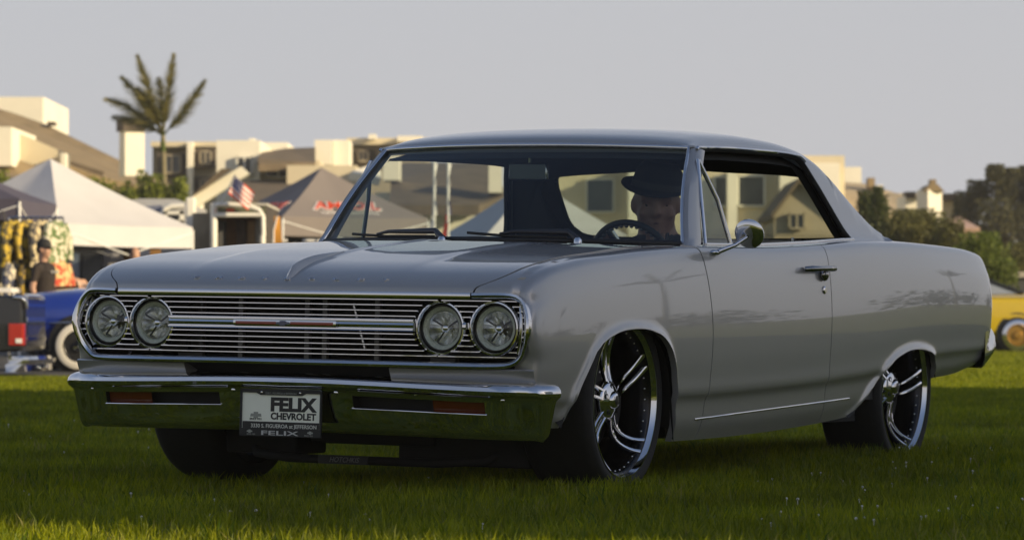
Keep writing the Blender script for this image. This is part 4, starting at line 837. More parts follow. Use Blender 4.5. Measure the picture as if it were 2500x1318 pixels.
for i, (an, dist, sc, rz) in enumerate(((12, 62, .8, 1.0), (22, 55, 1.0, 2.2), (31, 60, .85, 4.0), (40, 52, .95, .4), (49, 64, .8, 5.1))):
    q = palm_root.copy(); COL.objects.link(q); q.location = (1+dist*math.cos(R(an)), 13+dist*math.sin(R(an)), 0); q.rotation_euler = (0, 0, rz); q.scale = (sc, sc, sc); q['label'] = 'feather palm beyond the lawn to the right of the picture, %s of five' % ('nearest the camera', 'second', 'third', 'fourth', 'farthest')[i]; q['group'] = 'palms beyond the lawn'
    for ch in palm_root.children: k_ = ch.copy(); COL.objects.link(k_); k_.parent = q
def shrub(name, label, cat, px0, px1, py0, py1, D, kind, n, size, seed, group=None, spiky=False):
    c = Wp((px0+px1)/2, 787, D); a = Wp(px0, py1, D); e = Wp(px1, py0, D); o = empty(name, (c.x, D, 0), label=label, cat=cat, group=group); r = np.random.default_rng(seed); wd = e.x-a.x; h0 = e.z; cs = []
    for k in range(14):
        x = r.uniform(-.42, .42)*wd; z = r.uniform(.70, .97)*h0; cs.append((x, r.uniform(-.3, .3)*min(wd, 1.6), z*(1-.1*(abs(x)/wd)**1.5), .42))
    me = leaves(cs, n, (.42, .42, .42) if not spiky else (.22, .22, .6), size, seed, 1.5 if spiky else 0); link('crown', me, o, m=lf[kind]); b = MB()
    for k in range(4): b.tube([(cs[k][0]*.3, 0, -.05), (cs[k][0]*.7, cs[k][1]*.5, cs[k][2]*.6), tuple(cs[k][:3])], [.06, .04, .015], 5)
    b.build('stem', bark, o, 60); return o
g_ = 'hedge shrubs in front of the houses'
for i, (a, c, t, lab) in enumerate(((218, 288, 440, 'leftmost bright hedge shrub right of the white canopy peak'), (270, 342, 432, 'tall middle hedge shrub below the brown roof'), (325, 398, 436, 'hedge shrub just left of the palm trunk'), (385, 455, 446, 'low hedge shrub right of the palm trunk'), (-30, 50, 440, 'hedge shrub at the left edge above the dark canopy'))): shrub('hedge_shrub', lab, 'shrub', a, c, t, 500, 100, 'hedge', 2600, .075, 200+i, g_, True)
tall = lambda px, py, D, s: (Wp(px, py, D).x, D, Wp(px, py, D).z, s)
def pxtree(name, label, lob, D, trunk, kind, n, size, seed, sig=(.36, .36, .36), group=None):
    L = [tall(p, q, D, s) for p, q, s in lob]; L = [(x, D+((k*37) % 7-3)*.25*s, z, s*.72) for k, (x, y, z, s) in enumerate(L)]; x0 = Wp(trunk, 787, D).x
    return tree(name, label, 'tree', x0, D, L, max(l[2] for l in L)*.75, kind, n, size, seed, group, .18, sig)
pxtree('gum_tree', 'tall dark gum tree at the right edge with gaps in its top', [(2425, 425, .8), (2470, 430, .7), (2512, 425, .8), (2400, 470, 1.2), (2450, 470, 1.0), (2500, 480, 1.3), (2370, 500, 1.3), (2420, 530, 1.6), (2480, 540, 1.6), (2360, 540, 1.2), (2440, 590, 1.6), (2500, 600, 1.6), (2395, 580, 1.2), (2540, 520, 1.6), (2560, 450, 1.2)], 150, 2450, 'dark', 22000, .10, 301)
pxtree('cypress_tree', 'upright green cypress just right of the rear pillar', [(2108, 500, .6), (2112, 540, .9), (2120, 570, 1.0), (2090, 580, 1.0)], 100, 2112, 'mid', 4000, .06, 302, (.25, .25, .5))
pxtree('cypress_tree', 'second upright cypress left of the round bushes', [(2140, 485, .5), (2145, 520, .8), (2150, 560, 1.0), (2165, 590, .9)], 98, 2148, 'mid', 4000, .06, 303, (.25, .25, .5))
pxtree('round_bush', 'rounded olive bush below the white chimney towers', [(2190, 560, .9), (2215, 550, .9), (2205, 600, 1.1), (2180, 600, 1.0)], 92, 2200, 'olive', 6000, .055, 304)
pxtree('round_bush', 'largest rounded olive bush in the middle of the row', [(2240, 545, .8), (2265, 560, 1.0), (2250, 600, 1.1), (2285, 600, 1.0)], 93, 2255, 'olive', 6500, .055, 305)
pxtree('round_bush', 'small rounded bush at the right end of the row', [(2310, 570, .8), (2325, 600, .9), (2300, 610, 1.0)], 91, 2312, 'olive', 4500, .055, 306)
pxtree('green_bush', 'bright green bush above the tail of the silver coupe', [(2375, 610, .8), (2400, 605, .8), (2420, 640, 1.0), (2390, 650, 1.1), (2440, 670, .8)], 82, 2400, 'bright', 6500, .05, 307)
pxtree('brown_bush', 'dry brownish bush behind the yellow car', [(2460, 640, .9), (2490, 630, .9), (2475, 670, 1.0), (2510, 660, 1.0)], 90, 2480, 'olive', 4500, .055, 308)
# ------------------------------------------------------------------ canopies
def canopy(name, label, px, D, rz, size, eave, val, peak, m, legm, peak_r=.04, open_=True):
    base = Wp(px, 787, D); o = empty(name, (base.x, D, 0), rz, label, 'canopy', 'pop-up canopies at the show'); s = size; cx, cy = 0.0, 0.0; C4 = [(0, 0), (s, 0), (s, s), (0, s)]; top = Vector((s/2, s/2, peak))
    for i in range(4):
        a = Vector((*C4[i], eave)); c = Vector((*C4[(i+1) % 4], eave)); G = []
        for t in np.linspace(0, 1, 9):
            row = []
            for q in np.linspace(0, 1, 9):
                e = a.lerp(c, q); p = e.lerp(top, t); p.z -= .10*math.sin(math.pi*t)*(1-.55*abs(2*q-1))+.02*math.sin(math.pi*q)*(1-t); row.append(p)
            G.append(row)
        b = MB(); b.grid(np.array(G)); b.build('roof_panel', m, o, 50)
        b = MB(); n = 13; G = []
        for q in np.linspace(0, 1, n): e = a.lerp(c, q); w_ = .012*math.sin(q*19+i); d = (c-a).normalized(); nn = Vector((d.y, -d.x, 0)); G.append([e+Vector((0, 0, -.02*math.sin(math.pi*q))), e+nn*w_+Vector((0, 0, -val-.015*math.sin(math.pi*q)))])
        b.grid(np.array(G)); b.build('valance', m, o, 50)
        b = MB(); b.tube([a-Vector((0, 0, eave+.0)), a-Vector((0, 0, .05))], .022, 6); b.build('leg', legm, o)
        b = MB(); d = a.lerp(c, .5); b.tube([a+Vector((0, 0, -.1)), d+Vector((0, 0, -.5)), c+Vector((0, 0, -.1))], .012, 5); b.build('brace', legm, o)
    return o
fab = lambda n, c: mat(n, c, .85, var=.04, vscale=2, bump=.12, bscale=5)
polew = mat('pole_white', (.75, .75, .73), .4, var=.05)
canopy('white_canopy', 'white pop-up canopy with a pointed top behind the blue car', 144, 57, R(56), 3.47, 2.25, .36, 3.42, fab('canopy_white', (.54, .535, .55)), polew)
canopy('dark_canopy', 'dark violet grey canopy corner at the left edge', -395, 49, R(-4), 2.6, 2.36, .30, 3.0, fab('canopy_violet', (.075, .068, .10)), polew)
gc = canopy('grey_canopy', 'dark grey pop-up canopy with red and white lettering left of the windshield', 690, 66, R(28.5), 3.12, 2.64, .38, 3.66, fab('canopy_grey', (.20, .175, .165)), polew)
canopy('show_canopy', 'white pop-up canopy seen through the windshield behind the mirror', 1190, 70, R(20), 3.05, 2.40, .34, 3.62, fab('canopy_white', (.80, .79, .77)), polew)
# lettering on the two visible slopes of the grey canopy
rd = mat('logo_red', (.55, .06, .02), .6); wl_ = mat('logo_white', (.75, .73, .72), .6); bl_ = mat('logo_blue', (.05, .06, .25), .6)
s = 3.12; pk = Vector((s/2, s/2, 3.66))
for (o0, o1, xoff) in (((0, 0), (s, 0), -.05), ((0, s), (0, 0), .15)):
    a = Vector((*o0, 2.64)); c = Vector((*o1, 2.64)); mid_ = a.lerp(c, .5); rt = (c-a).normalized(); up = (pk-mid_).normalized(); n = rt.cross(up)
    p = mid_+up*.36-n*(-.03)-Vector((0, 0, .09)); M = Matrix((rt, up, n)).transposed().to_4x4(); M.translation = p+rt*xoff+n*.02
    text('logo_outline', 'AMSOIL', .38, M, wl_, gc, extrude=.004, width=1.52, bold=.026, shear=.25); M2 = M.copy(); M2.translation = M.translation+n*.012; text('logo_lettering', 'AMSOIL', .38, M2, rd, gc, extrude=.004, width=1.42, bold=.006, shear=.25)
    M3 = M.copy(); M3.translation = M.translation-up*.16; text('logo_tagline', 'THE FIRST IN SYNTHETICS', .10, M3, wl_, gc, extrude=.003, width=1.25, bold=.001)
# ------------------------------------------------------------------ trailers
tr = empty('camper_trailer', (Wp(370, 787, 64).x, 64, 0), label='pale grey camper trailer with rounded roof right of the white canopy', cat='trailer')
prof_t = [(282, 800), (282, 505), (300, 492), (340, 485), (430, 486), (452, 494), (456, 800)]
wb(slab([(a, c, 64) for a, c in prof_t], 4.5), 'body', mat('trailer_skin', (.50, .50, .50), .35, .3, var=.05), tr, tr); wb(slab([(283, 510, 63.97), (283, 522, 63.97), (395, 530, 63.97), (395, 500, 63.97)], .03), 'side_stripe', mat('trailer_stripe', (.16, .18, .26), .4), tr, tr)
C_ = [Wp(a, c, 63.9) for a, c in ((397, 612), (397, 520), (404, 508), (420, 503), (448, 503))]; b = MB(); b.tube(C_, .05, 8); wb(b, 'rear_frame', wht_tr, tr, tr, 60); window(tr, 402, 448, 516, 546, 63.9, wht_tr, 0)
b = MB()
for y in (65.2, 66.1): b.lathe([(.10, -.1), (.34, -.1), (.36, 0), (.34, .1), (.1, .1)], 20, Matrix.Translation((Wp(300, 787, 64).x, y, .36)) @ Matrix.Rotation(math.pi/2, 4, 'Y'))
wb(b, 'wheels', rubber, tr, tr, 40)
tr = empty('show_trailer', (Wp(575, 787, 60).x, 60, 0), label='open show trailer with white rounded door frame and brown inside', cat='trailer')
gin = mat('trailer_dark', (.06, .05, .04), .8, var=.3, vscale=2); brn = mat('trailer_brown', (.36, .20, .09), .7, var=.3, vscale=2)
for (a, c, d, e, D, dp, nm, m) in ((470, 516, 520, 800, 60.5, .08, 'side_panel', mat('panel_tan', (.30, .26, .19), .8, var=.25, vscale=2)), (516, 648, 505, 800, 61.2, .1, 'back_wall', brn), (516, 520, 500, 800, 60.3, 3.0, 'wall', gin), (645, 651, 500, 800, 60.3, 3.0, 'wall', gin), (514, 652, 496, 502, 60.2, 3.2, 'roof', mat('trailer_roof', (.5, .48, .42), .6)), (516, 648, 506, 522, 60.25, .06, 'header_panel', mat('header_olive', (.13, .14, .09), .6)), (576, 600, 535, 800, 61.0, .1, 'poster', mat('poster_dark', (.08, .05, .03), .6, var=.5, vscale=6)), (604, 622, 540, 800, 61.05, .1, 'poster', mat('poster_tan', (.40, .26, .13), .6, var=.3, vscale=5)), (533, 548, 540, 800, 60.7, .4, 'cabinet', mat('cabinet_grey', (.10, .10, .10), .6)), (624, 640, 530, 800, 60.6, .1, 'door', mat('door_grey', (.22, .21, .18), .6))): wb(hbox(a, c, d, e, D, dp), nm, m, tr, tr)
b = MB(); b.tube([Wp(522, 800, 60.1), Wp(522, 500, 60.1)], .06, 8); b.tube([Wp(a, c, 60.1) for a, c in ((518, 500), (560, 499), (605, 503), (632, 512), (642, 528), (643, 575))], .04, 8); b.tube([Wp(522, 525, 60.1), Wp(642, 525, 60.1)], .04, 8); b.tube([Wp(641, 575, 60.1), Wp(641, 800, 60.1)], .05, 8); wb(b, 'door_frame', wht_tr, tr, tr, 60)
wb(hbox(553, 572, 509, 517, 60.2, .03), 'red_sign', rd, tr, tr); wb(hbox(518, 527, 508, 520, 60.05, .03), 'marker_light', mat('orange_light', (.5, .12, .02), .4), tr, tr)
b = MB(); [b.lathe([(.10, -.1), (.34, -.1), (.36, 0), (.34, .1), (.1, .1)], 20, Matrix.Translation((Wp(660, 787, 60).x, y, .36)) @ Matrix.Rotation(math.pi/2, 4, 'Y')) for y in (61.5, 62.4)]; wb(b, 'wheels', rubber, tr, tr, 40)
b = hbox(453, 476, 482, 800, 61.5, .25); o = empty('white_banner_post', (Wp(464, 787, 61.5).x, 61.5, 0), label='broad white post between the two trailers', cat='post'); wb(b, 'post', wht_tr, o, o, bevel=.03)
# flag on the show trailer
o = empty('flag', Wp(560, 500, 59.8), label='small striped flag with a starred corner above the show trailer', cat='flag'); b = MB(); b.tube([(-.16, 0, 0), (.10, 0, .52)], .012, 6); b.build('pole', satin, o)
def fl(u, v): return Vector((.10-.10*(1-v)*.0+u*.34-(1-v)*.12, .04*math.sin(u*7+v*2), .50-u*.42*.7-(1-v)*.30+.0))
for k in range(9):
    b = MB(); v0, v1 = 1-k/9, 1-(k+1)/9; b.grid(np.array([[fl(u, v0), fl(u, v1)] for u in np.linspace(0, 1, 10)])); b.build('stripe', (rd if k % 2 == 0 else wl_), o, 60)
b = MB(); b.grid(np.array([[fl(u, 1)+Vector((0, -.006, 0)), fl(u, .45)+Vector((0, -.006, 0))] for u in np.linspace(0, .45, 6)])); b.build('canton', bl_, o, 60)
b = MB()
for i in range(4):
    for j in range(3): p = fl(.06+i*.11, .94-j*.17)+Vector((0, -.014, 0)); b.ball(p, (.012, .003, .012), 6, 4)
b.build('stars', wl_, o, kind='stuff')
# flag poles seen through the windshield
for px, cols, lab in ((1060, (wl_, wl_, wl_), 'thin white flag pole seen through the windshield'), (1094, (wl_, bl_, rd), 'flag pole with a hanging red, white and blue flag seen through the windshield')):
    o = empty('flag_pole', (Wp(px, 787, 56).x, 56, 0), label=lab, cat='flag pole'); z1 = Wp(px, 385, 56).z; b = MB(); b.tube([(0, 0, 0), (0, 0, z1)], .022, 8); b.build('pole', polew, o, 60)
    for k, m in enumerate(cols):
        b = MB(); b.grid(np.array([[(-.02+.05*math.sin(z*5+k)-.03*k, .02*math.sin(q*9), z), (.05+.03*math.sin(z*6)-.03*k, .03*math.cos(q*7), z)] for q, z in enumerate(np.linspace(z1-.1-.35*k, z1-.55-.38*k, 8))])); b.build('flag_cloth', m, o, 60)
# feather banner and folding chairs by the grey canopy
o = empty('feather_banner', (Wp(668, 787, 57).x, 57, 0), label='orange, white and blue feather banner left of the grey canopy', cat='banner'); z1 = Wp(668, 528, 57).z; b = MB(); b.tube([(0, 0, 0), (0, 0, z1*.9), (.06, 0, z1)], .014, 6); b.build('pole', polew, o, 60)
for k, (m, z0, z2) in enumerate(((mat('banner_orange', (.55, .25, .03), .7), z1, z1-.55), (wl_, z1-.55, z1-.8), (bl_, z1-.8, z1-1.3))): b = MB(); b.grid(np.array([[(.01, 0, z), (.10+.10*(z1-z), .03*math.sin(z*6), z)] for z in np.linspace(z0, z2, 6)])); b.build('banner_cloth', m, o, 60)
for i, px in enumerate((705, 742)):
    o = empty('folding_table', (Wp(px, 787, 57.5).x, 57.5, 0), label=('white folding table beside the feather banner', 'white folding table below the grey canopy, partly behind the windshield pillar')[i], cat='table', group='folding tables by the grey canopy'); zt = Wp(px, 588, 57.5).z
    b = MB(); b.box((0, 0, zt), (.5, .7, .04)); b.build('table_top', white, o)
    for sx in (-.2, .2): b = MB(); b.tube([(sx, -.3, 0), (-sx*.6, -.3, zt)], .018, 6); b.build('leg', polew, o)
# ------------------------------------------------------------------ other vehicles
def disc_wheel(parent, c, r, wd, hubm, wall=None, side=-1, rim_r=.62):
    w_ = empty('wheel', parent=parent); w_.location = c; w_.rotation_euler = (math.pi/2 if side < 0 else -math.pi/2, 0, 0)
    b = MB(); b.lathe([(r*rim_r, wd*.42), (r*rim_r, wd*.5), (r*.93, wd*.5), (r, wd*.36), (r, -wd*.36), (r*.93, -wd*.5), (r*rim_r, -wd*.5)], 32); b.build('tyre', rubber, w_, 50)
    if wall: b = MB(); b.lathe([(r*rim_r, wd*.5), (r*rim_r*1.02, wd*.53), (r*.84, wd*.53), (r*.86, wd*.5)], 32); b.build('whitewall', wall, w_, 40)
    b = MB(); b.lathe([(r*rim_r, wd*.45), (r*rim_r*.92, wd*.46), (r*rim_r*.85, wd*.30), (r*.25, wd*.32), (r*.2, wd*.5), (.0005, wd*.52)], 32); b.build('rim', hubm, w_, 35)
    return w_
def loft_body(tab, n=20, k=3.2):
    f = [pch([(q[0], q[i]) for q in tab]) for i in (1, 2, 3)]; rows = []
    for x in np.concatenate([np.linspace(tab[0][0], tab[0][0]+.35, 8), np.linspace(tab[0][0]+.4, tab[-1][0]-.4, 30), np.linspace(tab[-1][0]-.35, tab[-1][0], 8)]):
        w_, zt, zb = (float(g(x)) for g in f); zc = (zt+zb)/2; hh = (zt-zb)/2
        rows.append([(x, w_*math.copysign(abs(math.cos(a))**(2/k), math.cos(a)), zc+hh*math.copysign(abs(math.sin(a))**(2/k), math.sin(a))) for a in np.linspace(0, 2*math.pi, 2*n+1)])
    b = MB(); P = np.array(rows); b.grid(P); b.add(P[0][:-1], [tuple(range(2*n))]); b.add(P[-1][:-1], [tuple(range(2*n))]); return b
blackpaint = mat('black_paint', (.010, .010, .011), .25, .0, 1.0); bluepaint = mat('blue_paint', (.014, .040, .30), .3, .2, 1.0, var=.05); yellow = mat('yellow_paint', (.50, .36, .006), .35, 0, .8, var=.04); carglass = mat('car_glass', (.10, .13, .17), .05, .0, 1.0)
ww = mat('whitewall', (.72, .69, .62), .7, var=.05)
# black pickup, rear corner at the left edge
t = empty('pickup_truck', (Wp(55, 787, 38.6).x, 38.6, 0), R(-1.7), 'black pickup truck with red tail light and chrome rear bumper at the left edge', 'pickup truck')
b = MB(); b.prism([(0, .0, .30), (0, .0, .91), (-2.2, 0, .91), (-2.2, 0, .26), (-1.32, 0, .26), (-1.28, 0, .45), (-1.12, 0, .60), (-.9, 0, .65), (-.68, 0, .60), (-.52, 0, .45), (-.48, 0, .26), (-.05, 0, .28)], (0, 1.55, 0)); b.build('bed', blackpaint, t, bevel=.03)
b = MB(); b.prism([(-2.22, .02, .26), (-2.22, .02, .93), (-2.38, .10, 1.42), (-3.3, .10, 1.42), (-3.75, .02, .93), (-5.1, .02, .86), (-5.15, .02, .30)], (0, 1.5, 0)); b.build('cab', blackpaint, t, bevel=.04)
b = MB(); b.prism([(-2.40, .0, .96), (-2.48, .08, 1.36), (-3.25, .08, 1.36), (-3.6, 0, .96)], (0, 1.6, 0)); b.build('cab_glass', carglass, t)
b = MB(); b.box((.012, .77, .60), (.02, 1.30, .54)); tg = b.build('tailgate', mat('tailgate_steel', (.10, .11, .14), .15, .9), t, bevel=.006)
for z in (.80, .64, .42): b = MB(); b.box((.026, .77, z), (.012, 1.24, .035 if z != .64 else .05)); b.build('tailgate_trim', chrome, tg)
b = MB(); b.box((.022, .77, .53), (.01, 1.16, .13)); b.build('tailgate_panel', blackpaint, tg)
b = MB(); b.box((-.075, -.002, .47), (.16, .05, .245)); b.box((.0, .06, .47), (.04, .10, .245)); tl = b.build('tail_light', redlens, t, bevel=.008); b = MB(); b.box((-.035, -.020, .40), (.07, .03, .05)); b.build('reverse_lens', white, tl)
b = MB(); b.tube([(-.1, -.01, .885), (-.02, -.015, .88), (.025, .03, .84), (.03, .06, .76)], .028, 8); b.tube([(.03, .06, .90), (.06, .5, .90), (.03, 1.0, .89)], .03, 8); b.build('corner_trim', chrome, t, 50)
G = np.array([[(x0+a, y, z) for a, z in ((0, .05), (.03, .06), (.02, .13), (.06, .15), (.075, .19), (.05, .225), (-.02, .235))] for x0, y in ((-.20, -.08), (-.05, -.11), (.02, -.10), (.05, 0), (.07, .4), (.075, .78), (.07, 1.2), (.05, 1.56), (0, 1.65))]); b = MB(); b.grid(G); bp_ = b.build('rear_bumper', chrome, t, 40)
for y in (.45, .55, 1.0, 1.1): b = MB(); b.ball((.10, y, .10), .018, 8, 5); b.build('bumper_bolt', chrome, bp_, 60)
for x in (-.9, -4.35):
    for y, sd_ in ((.10, -1), (1.45, 1)): disc_wheel(t, (x, y, .31), .31, .2, satin, None, sd_)
# blue custom coupe
wx = Wp(192, 787, 42).x; t = empty('blue_coupe', (wx, 42.95, 0), 0, 'rounded blue custom coupe with whitewall tyre behind the grille of the silver car', 'car')
loft_body([(-.92, .55, .78, .46), (-.86, .74, .88, .34), (-.6, .86, .98, .26), (0, .92, 1.03, .22), (.8, .94, 1.03, .2), (2.4, .94, 1.0, .2), (3.4, .92, .96, .24), (4.2, .8, .86, .34), (4.35, .6, .75, .42)]).build('body', bluepaint, t, 50)
loft_body([(1.15, .55, 1.02, .9), (1.7, .72, 1.24, .9), (2.3, .74, 1.27, .9), (3.0, .66, 1.12, .88), (3.5, .5, .98, .86)]).build('cabin', bluepaint, t, 50)
b = MB(); b.prism([(1.5, -.752, 1.02), (1.8, -.745, 1.19), (2.5, -.745, 1.19), (2.8, -.752, 1.02)], (0, .02, 0)); b.build('side_window', carglass, t)
for x in (0, 2.95):
    b = MB(); b.lathe([(.0005, -.02), (.365, -.02), (.375, 0), (.36, .004), (.0005, .004)], 36, Matrix.Translation((x, -.935, .33)) @ Matrix.Rotation(math.pi/2, 4, 'X')); b.build('wheel_arch', blk, t, 40)
    for y, sd_ in ((-.88, -1), (.88, 1)): disc_wheel(t, (x, y, .315), .325, .17, chrome, ww, sd_, .60)
b = MB(); b.tube([(-.36, -.905, .60), (-.2, -.945, .602), (.3, -.958, .606), (1.5, -.958, .60), (2.6, -.955, .59)], [.006, .014, .016, .014, .008], 8); b.build('side_spear', chrome, t, 60)
b = MB(); b.tube([(-.88, -.7, .34), (-1.0, -.4, .34), (-1.02, 0, .34), (-1.0, .4, .34), (-.88, .7, .34)], .06, 8); b.build('front_bumper', chrome, t, 60)
for y in (-.6, .6): b = MB(); b.lathe([(.11, -.02), (.10, .01), (.05, .03), (.0005, .035)], 20, Matrix.Translation((-.86, y, .72)) @ Matrix.Rotation(-math.pi/2, 4, 'Y')); b.build('headlight', chrome, t, 40)
# yellow car at the right edge
ycg = mat('painted_sky_glass', (.24, .27, .33), .08, .0, 1.0)  # paler glass colour stands in for the sky mirrored in it
wx = Wp(2484, 787, 69).x; t = empty('yellow_car', (wx, 69.95, 0), 0, 'yellow car with gold wheel on the lawn behind the tail of the silver coupe', 'car')
loft_body([(-4.3, .7, .9, .4), (-4.1, .86, 1.02, .3), (-2.6, .93, 1.12, .24), (0, .95, 1.20, .24), (1.1, .92, 1.16, .3), (1.4, .75, 1.05, .45)], k=5).build('body', yellow, t, 50)
b = MB(); b.prism([(-2.9, -.78, 1.12), (-2.35, -.68, 1.56), (-.95, -.68, 1.58), (.15, -.78, 1.18)], (0, .03, 0)); b.prism([(-2.9, .78, 1.12), (-2.35, .68, 1.56), (-.95, .68, 1.58), (.15, .78, 1.18)], (0, -.03, 0)); b.build('side_glass', ycg, t)
b = MB(); b.add([(-2.9, -.78, 1.12), (-2.35, -.68, 1.57), (-.95, -.68, 1.59), (.15, -.78, 1.19), (-2.9, .78, 1.12), (-2.35, .68, 1.57), (-.95, .68, 1.59), (.15, .78, 1.19)], [(1, 2, 6, 5), (2, 3, 7, 6), (0, 1, 5, 4)]); b.build('cabin', ycg, t)
b = MB(); b.tube([(-.95, -.69, 1.59), (.15, -.79, 1.19)], .035, 6); b.tube([(-2.35, -.69, 1.57), (-.95, -.69, 1.59)], .03, 6); b.build('roof_frame', blackpaint, t)
b = MB(); b.box((-1.0, -.945, 1.13), (4.2, .012, .02)); b.build('belt_trim', chrome, t)
gold = mat('gold_wheel', (.40, .23, .05), .35, .7)
for x in (0, -2.95):
    b = MB(); b.lathe([(.0005, -.02), (.415, -.02), (.425, 0), (.41, .004), (.0005, .004)], 36, Matrix.Translation((x, -.945, .39)) @ Matrix.Rotation(math.pi/2, 4, 'X')); b.build('wheel_arch', blk, t, 40)
    for y, sd_ in ((-.9, -1), (.9, 1)): disc_wheel(t, (x, y, .355), .36, .2, gold, chrome if sd_ < 0 else None, sd_, .60)
o = empty('dark_trailer', (Wp(2540, 787, 84).x, 84, 0), label='dark trailer end above the yellow car at the right edge', cat='trailer'); wb(hbox(2468, 2700, 676, 830, 84, 2.2), 'body', mat('dark_trailer_skin', (.05, .05, .05), .5), o, o, bevel=.05); wb(hbox(2462, 2700, 664, 677, 83.9, 2.4), 'roof', mat('trailer_grey', (.35, .32, .27), .6), o, o); b = MB(); b.lathe([(.1, -.1), (.34, -.1), (.36, 0), (.34, .1), (.1, .1)], 20, Matrix.Translation((Wp(2560, 787, 84).x, 84.2, .36)) @ Matrix.Rotation(math.pi/2, 4, 'X')); wb(b, 'wheel', rubber, o, o, 40)
# black off-roader under the white canopy
t = empty('off_roader', (Wp(200, 787, 63).x, 63, 0), 0, 'black boxy off-roader parked in the shade under the white canopy', 'car')
b = MB(); b.prism([(-1.2, 0, .5), (-1.2, 0, 1.15), (-.95, 0, 1.2), (-.72, 0, 2.0), (.42, 0, 2.02), (.46, 0, .5)], (0, 3.2, 0)); b.build('body', mat('flat_black', (.02, .021, .023), .4), t, bevel=.05)
b = MB(); b.prism([(-.62, -.012, 1.30), (-.50, -.012, 1.86), (-.05, -.012, 1.86), (-.05, -.012, 1.30)], (0, .03, 0)); b.build('side_window', carglass, t); b = MB(); b.box((.20, -.01, 1.55), (.36, .03, .56)); b.build('side_window', mat('dark_tint', (.02, .022, .025), .1), t)
for x in (-.8, .3): disc_wheel(t, (x, .05, .40), .40, .25, blackp, None, -1)
# ------------------------------------------------------------------ vendor goods
o = empty('display_panel', (Wp(275, 787, 61).x, 61.2, 0), label='plain grey display panel right of the black off-roader', cat='panel'); wb(hbox(252, 299, 585, 850, 61.2, .06), 'panel', mat('panel_grey', (.30, .30, .33), .7, var=.05), o, o)
for i, (a, c, lab) in enumerate(((300, 318, 'narrow brown wooden board left of the person under the canopy'), (366, 392, 'brown wooden board right of the person under the canopy'))): o = empty('wooden_board', (Wp((a+c)/2, 787, 60.5).x, 60.5, 0), label=lab, cat='board', group='wooden boards under the canopy'); wb(hbox(a, c, 585, 850, 60.5, .08), 'board', mat('board_brown', (.28, .15, .05), .7, var=.25, vscale=5), o, o)
o = empty('clothes_rack', (Wp(88, 787, 46).x, 46, 0), label='metal clothes rack carrying two tiers of jackets at the left', cat='clothes rack'); b = MB()
for x in (-.36, .36): b.tube([(x, 0, 0), (x, 0, 2.0)], .018, 6)
b.tube([(-.36, 0, 2.0), (.36, 0, 2.0)], .018, 6); b.tube([(-.36, 0, 1.45), (.36, 0, 1.45)], .018, 6); b.build('frame', satin, o)
jc = [(.50, .36, .04), (.04, .04, .04), (.60, .50, .30), (.10, .16, .05), (.62, .56, .42), (.45, .30, .03), (.03, .05, .20), (.55, .45, .20)]
jc2 = [(.03, .03, .02), (.60, .42, .05), (.03, .03, .04), (.62, .58, .45), (.04, .05, .10), (.03, .03, .03), (.60, .56, .50), (.45, .05, .02)]
def jacket(b, ln, wd, seed):
    r = np.random.default_rng(seed); G = []
    for t in np.linspace(0, 1, 9):
        w2 = wd*(.35+.65*min(1, t*4)**.5)*(1+.12*t); d2 = .07+.05*math.sin(math.pi*min(1, t*1.2)); G.append([(w2*math.cos(a)*(1+.05*r.normal()), d2*math.sin(a)*(1+.2*r.normal()), -ln*t) for a in np.linspace(0, 2*math.pi, 15)])
    P = np.array(G); P[:, -1] = P[:, 0]; b.grid(P)
    for s in (-1, 1): b.tube([(s*wd*.75, 0, -.05), (s*wd*1.15, -.03, -ln*.4), (s*wd*1.1, -.06, -ln*.85)], [.06, .055, .045], 8)
names_ = ['mustard', 'black', 'sand', 'moss green', 'cream', 'golden', 'navy', 'straw']
for k in range(8):
    tier = k//4; x = -.30+(k % 4)*.19+.04*tier; o2 = empty('jacket', (Wp(88, 787, 46).x+x, 45.9+.05*(k % 2), 1.96 if tier == 0 else 1.43), R(58), '%s jacket hanging in the %s tier of the clothes rack' % (names_[k], ('upper', 'lower')[tier]), 'jacket', 'jackets on the clothes rack')
    b = MB(); jacket(b, .62 if tier == 0 else .75, .20, 60+k); b.build('garment', mat('jacket_%d' % k, jc[k], .8, col2=jc2[k], vscale=12, sharp=.05), o2, 50); b = MB(); b.tube([(0, 0, .05), (0, 0, -.03), (.16, 0, -.08)], .006, 5); b.tube([(0, 0, -.03), (-.16, 0, -.08)], .006, 5); b.build('hanger', blackp, o2)
o = empty('tote_bag', (Wp(4, 690, 47.5).x, 47.5, Wp(4, 692, 47.5).z), label='black tote bag hanging from the dark canopy at the left edge', cat='bag'); b = MB(); b.box((0, 0, .32), (.22, .12, .62)); b.build('bag', blk, o, bevel=.03); b = MB(); b.tube([(-.08, 0, .62), (-.03, 0, .95), (.0, 0, 1.0), (.03, 0, .95), (.08, 0, .62)], .012, 6); b.build('strap', blk, o, 60)
o = empty('vendor_table', (Wp(-5, 787, 43.5).x, 43.5, 0), label='white topped vendor table at the left edge behind the pickup', cat='table'); b = MB(); b.box((0, .3, Wp(0, 708, 43.5).z), (.36, .8, .06)); b.build('table_top', white, o)
for x in (-.15, .15): b = MB(); b.tube([(x, .3, 0), (x, .3, .98)], .02, 6); b.build('leg', polew, o)
o = empty('slatted_crate', (Wp(182, 787, 48).x, 48, 0), label='tall slatted wooden crate with an orange cloth on top, right of the standing man', cat='crate'); b = MB(); b.box((0, .2, .55), (.30, .30, 1.04)); b.build('box', brn, o)
for k in range(6): b = MB(); b.box((-.125+k*.05, .035, .55), (.036, .02, 1.06)); b.build('slat', mat('slat_tan', (.34, .24, .12), .8, var=.2, vscale=6), o)
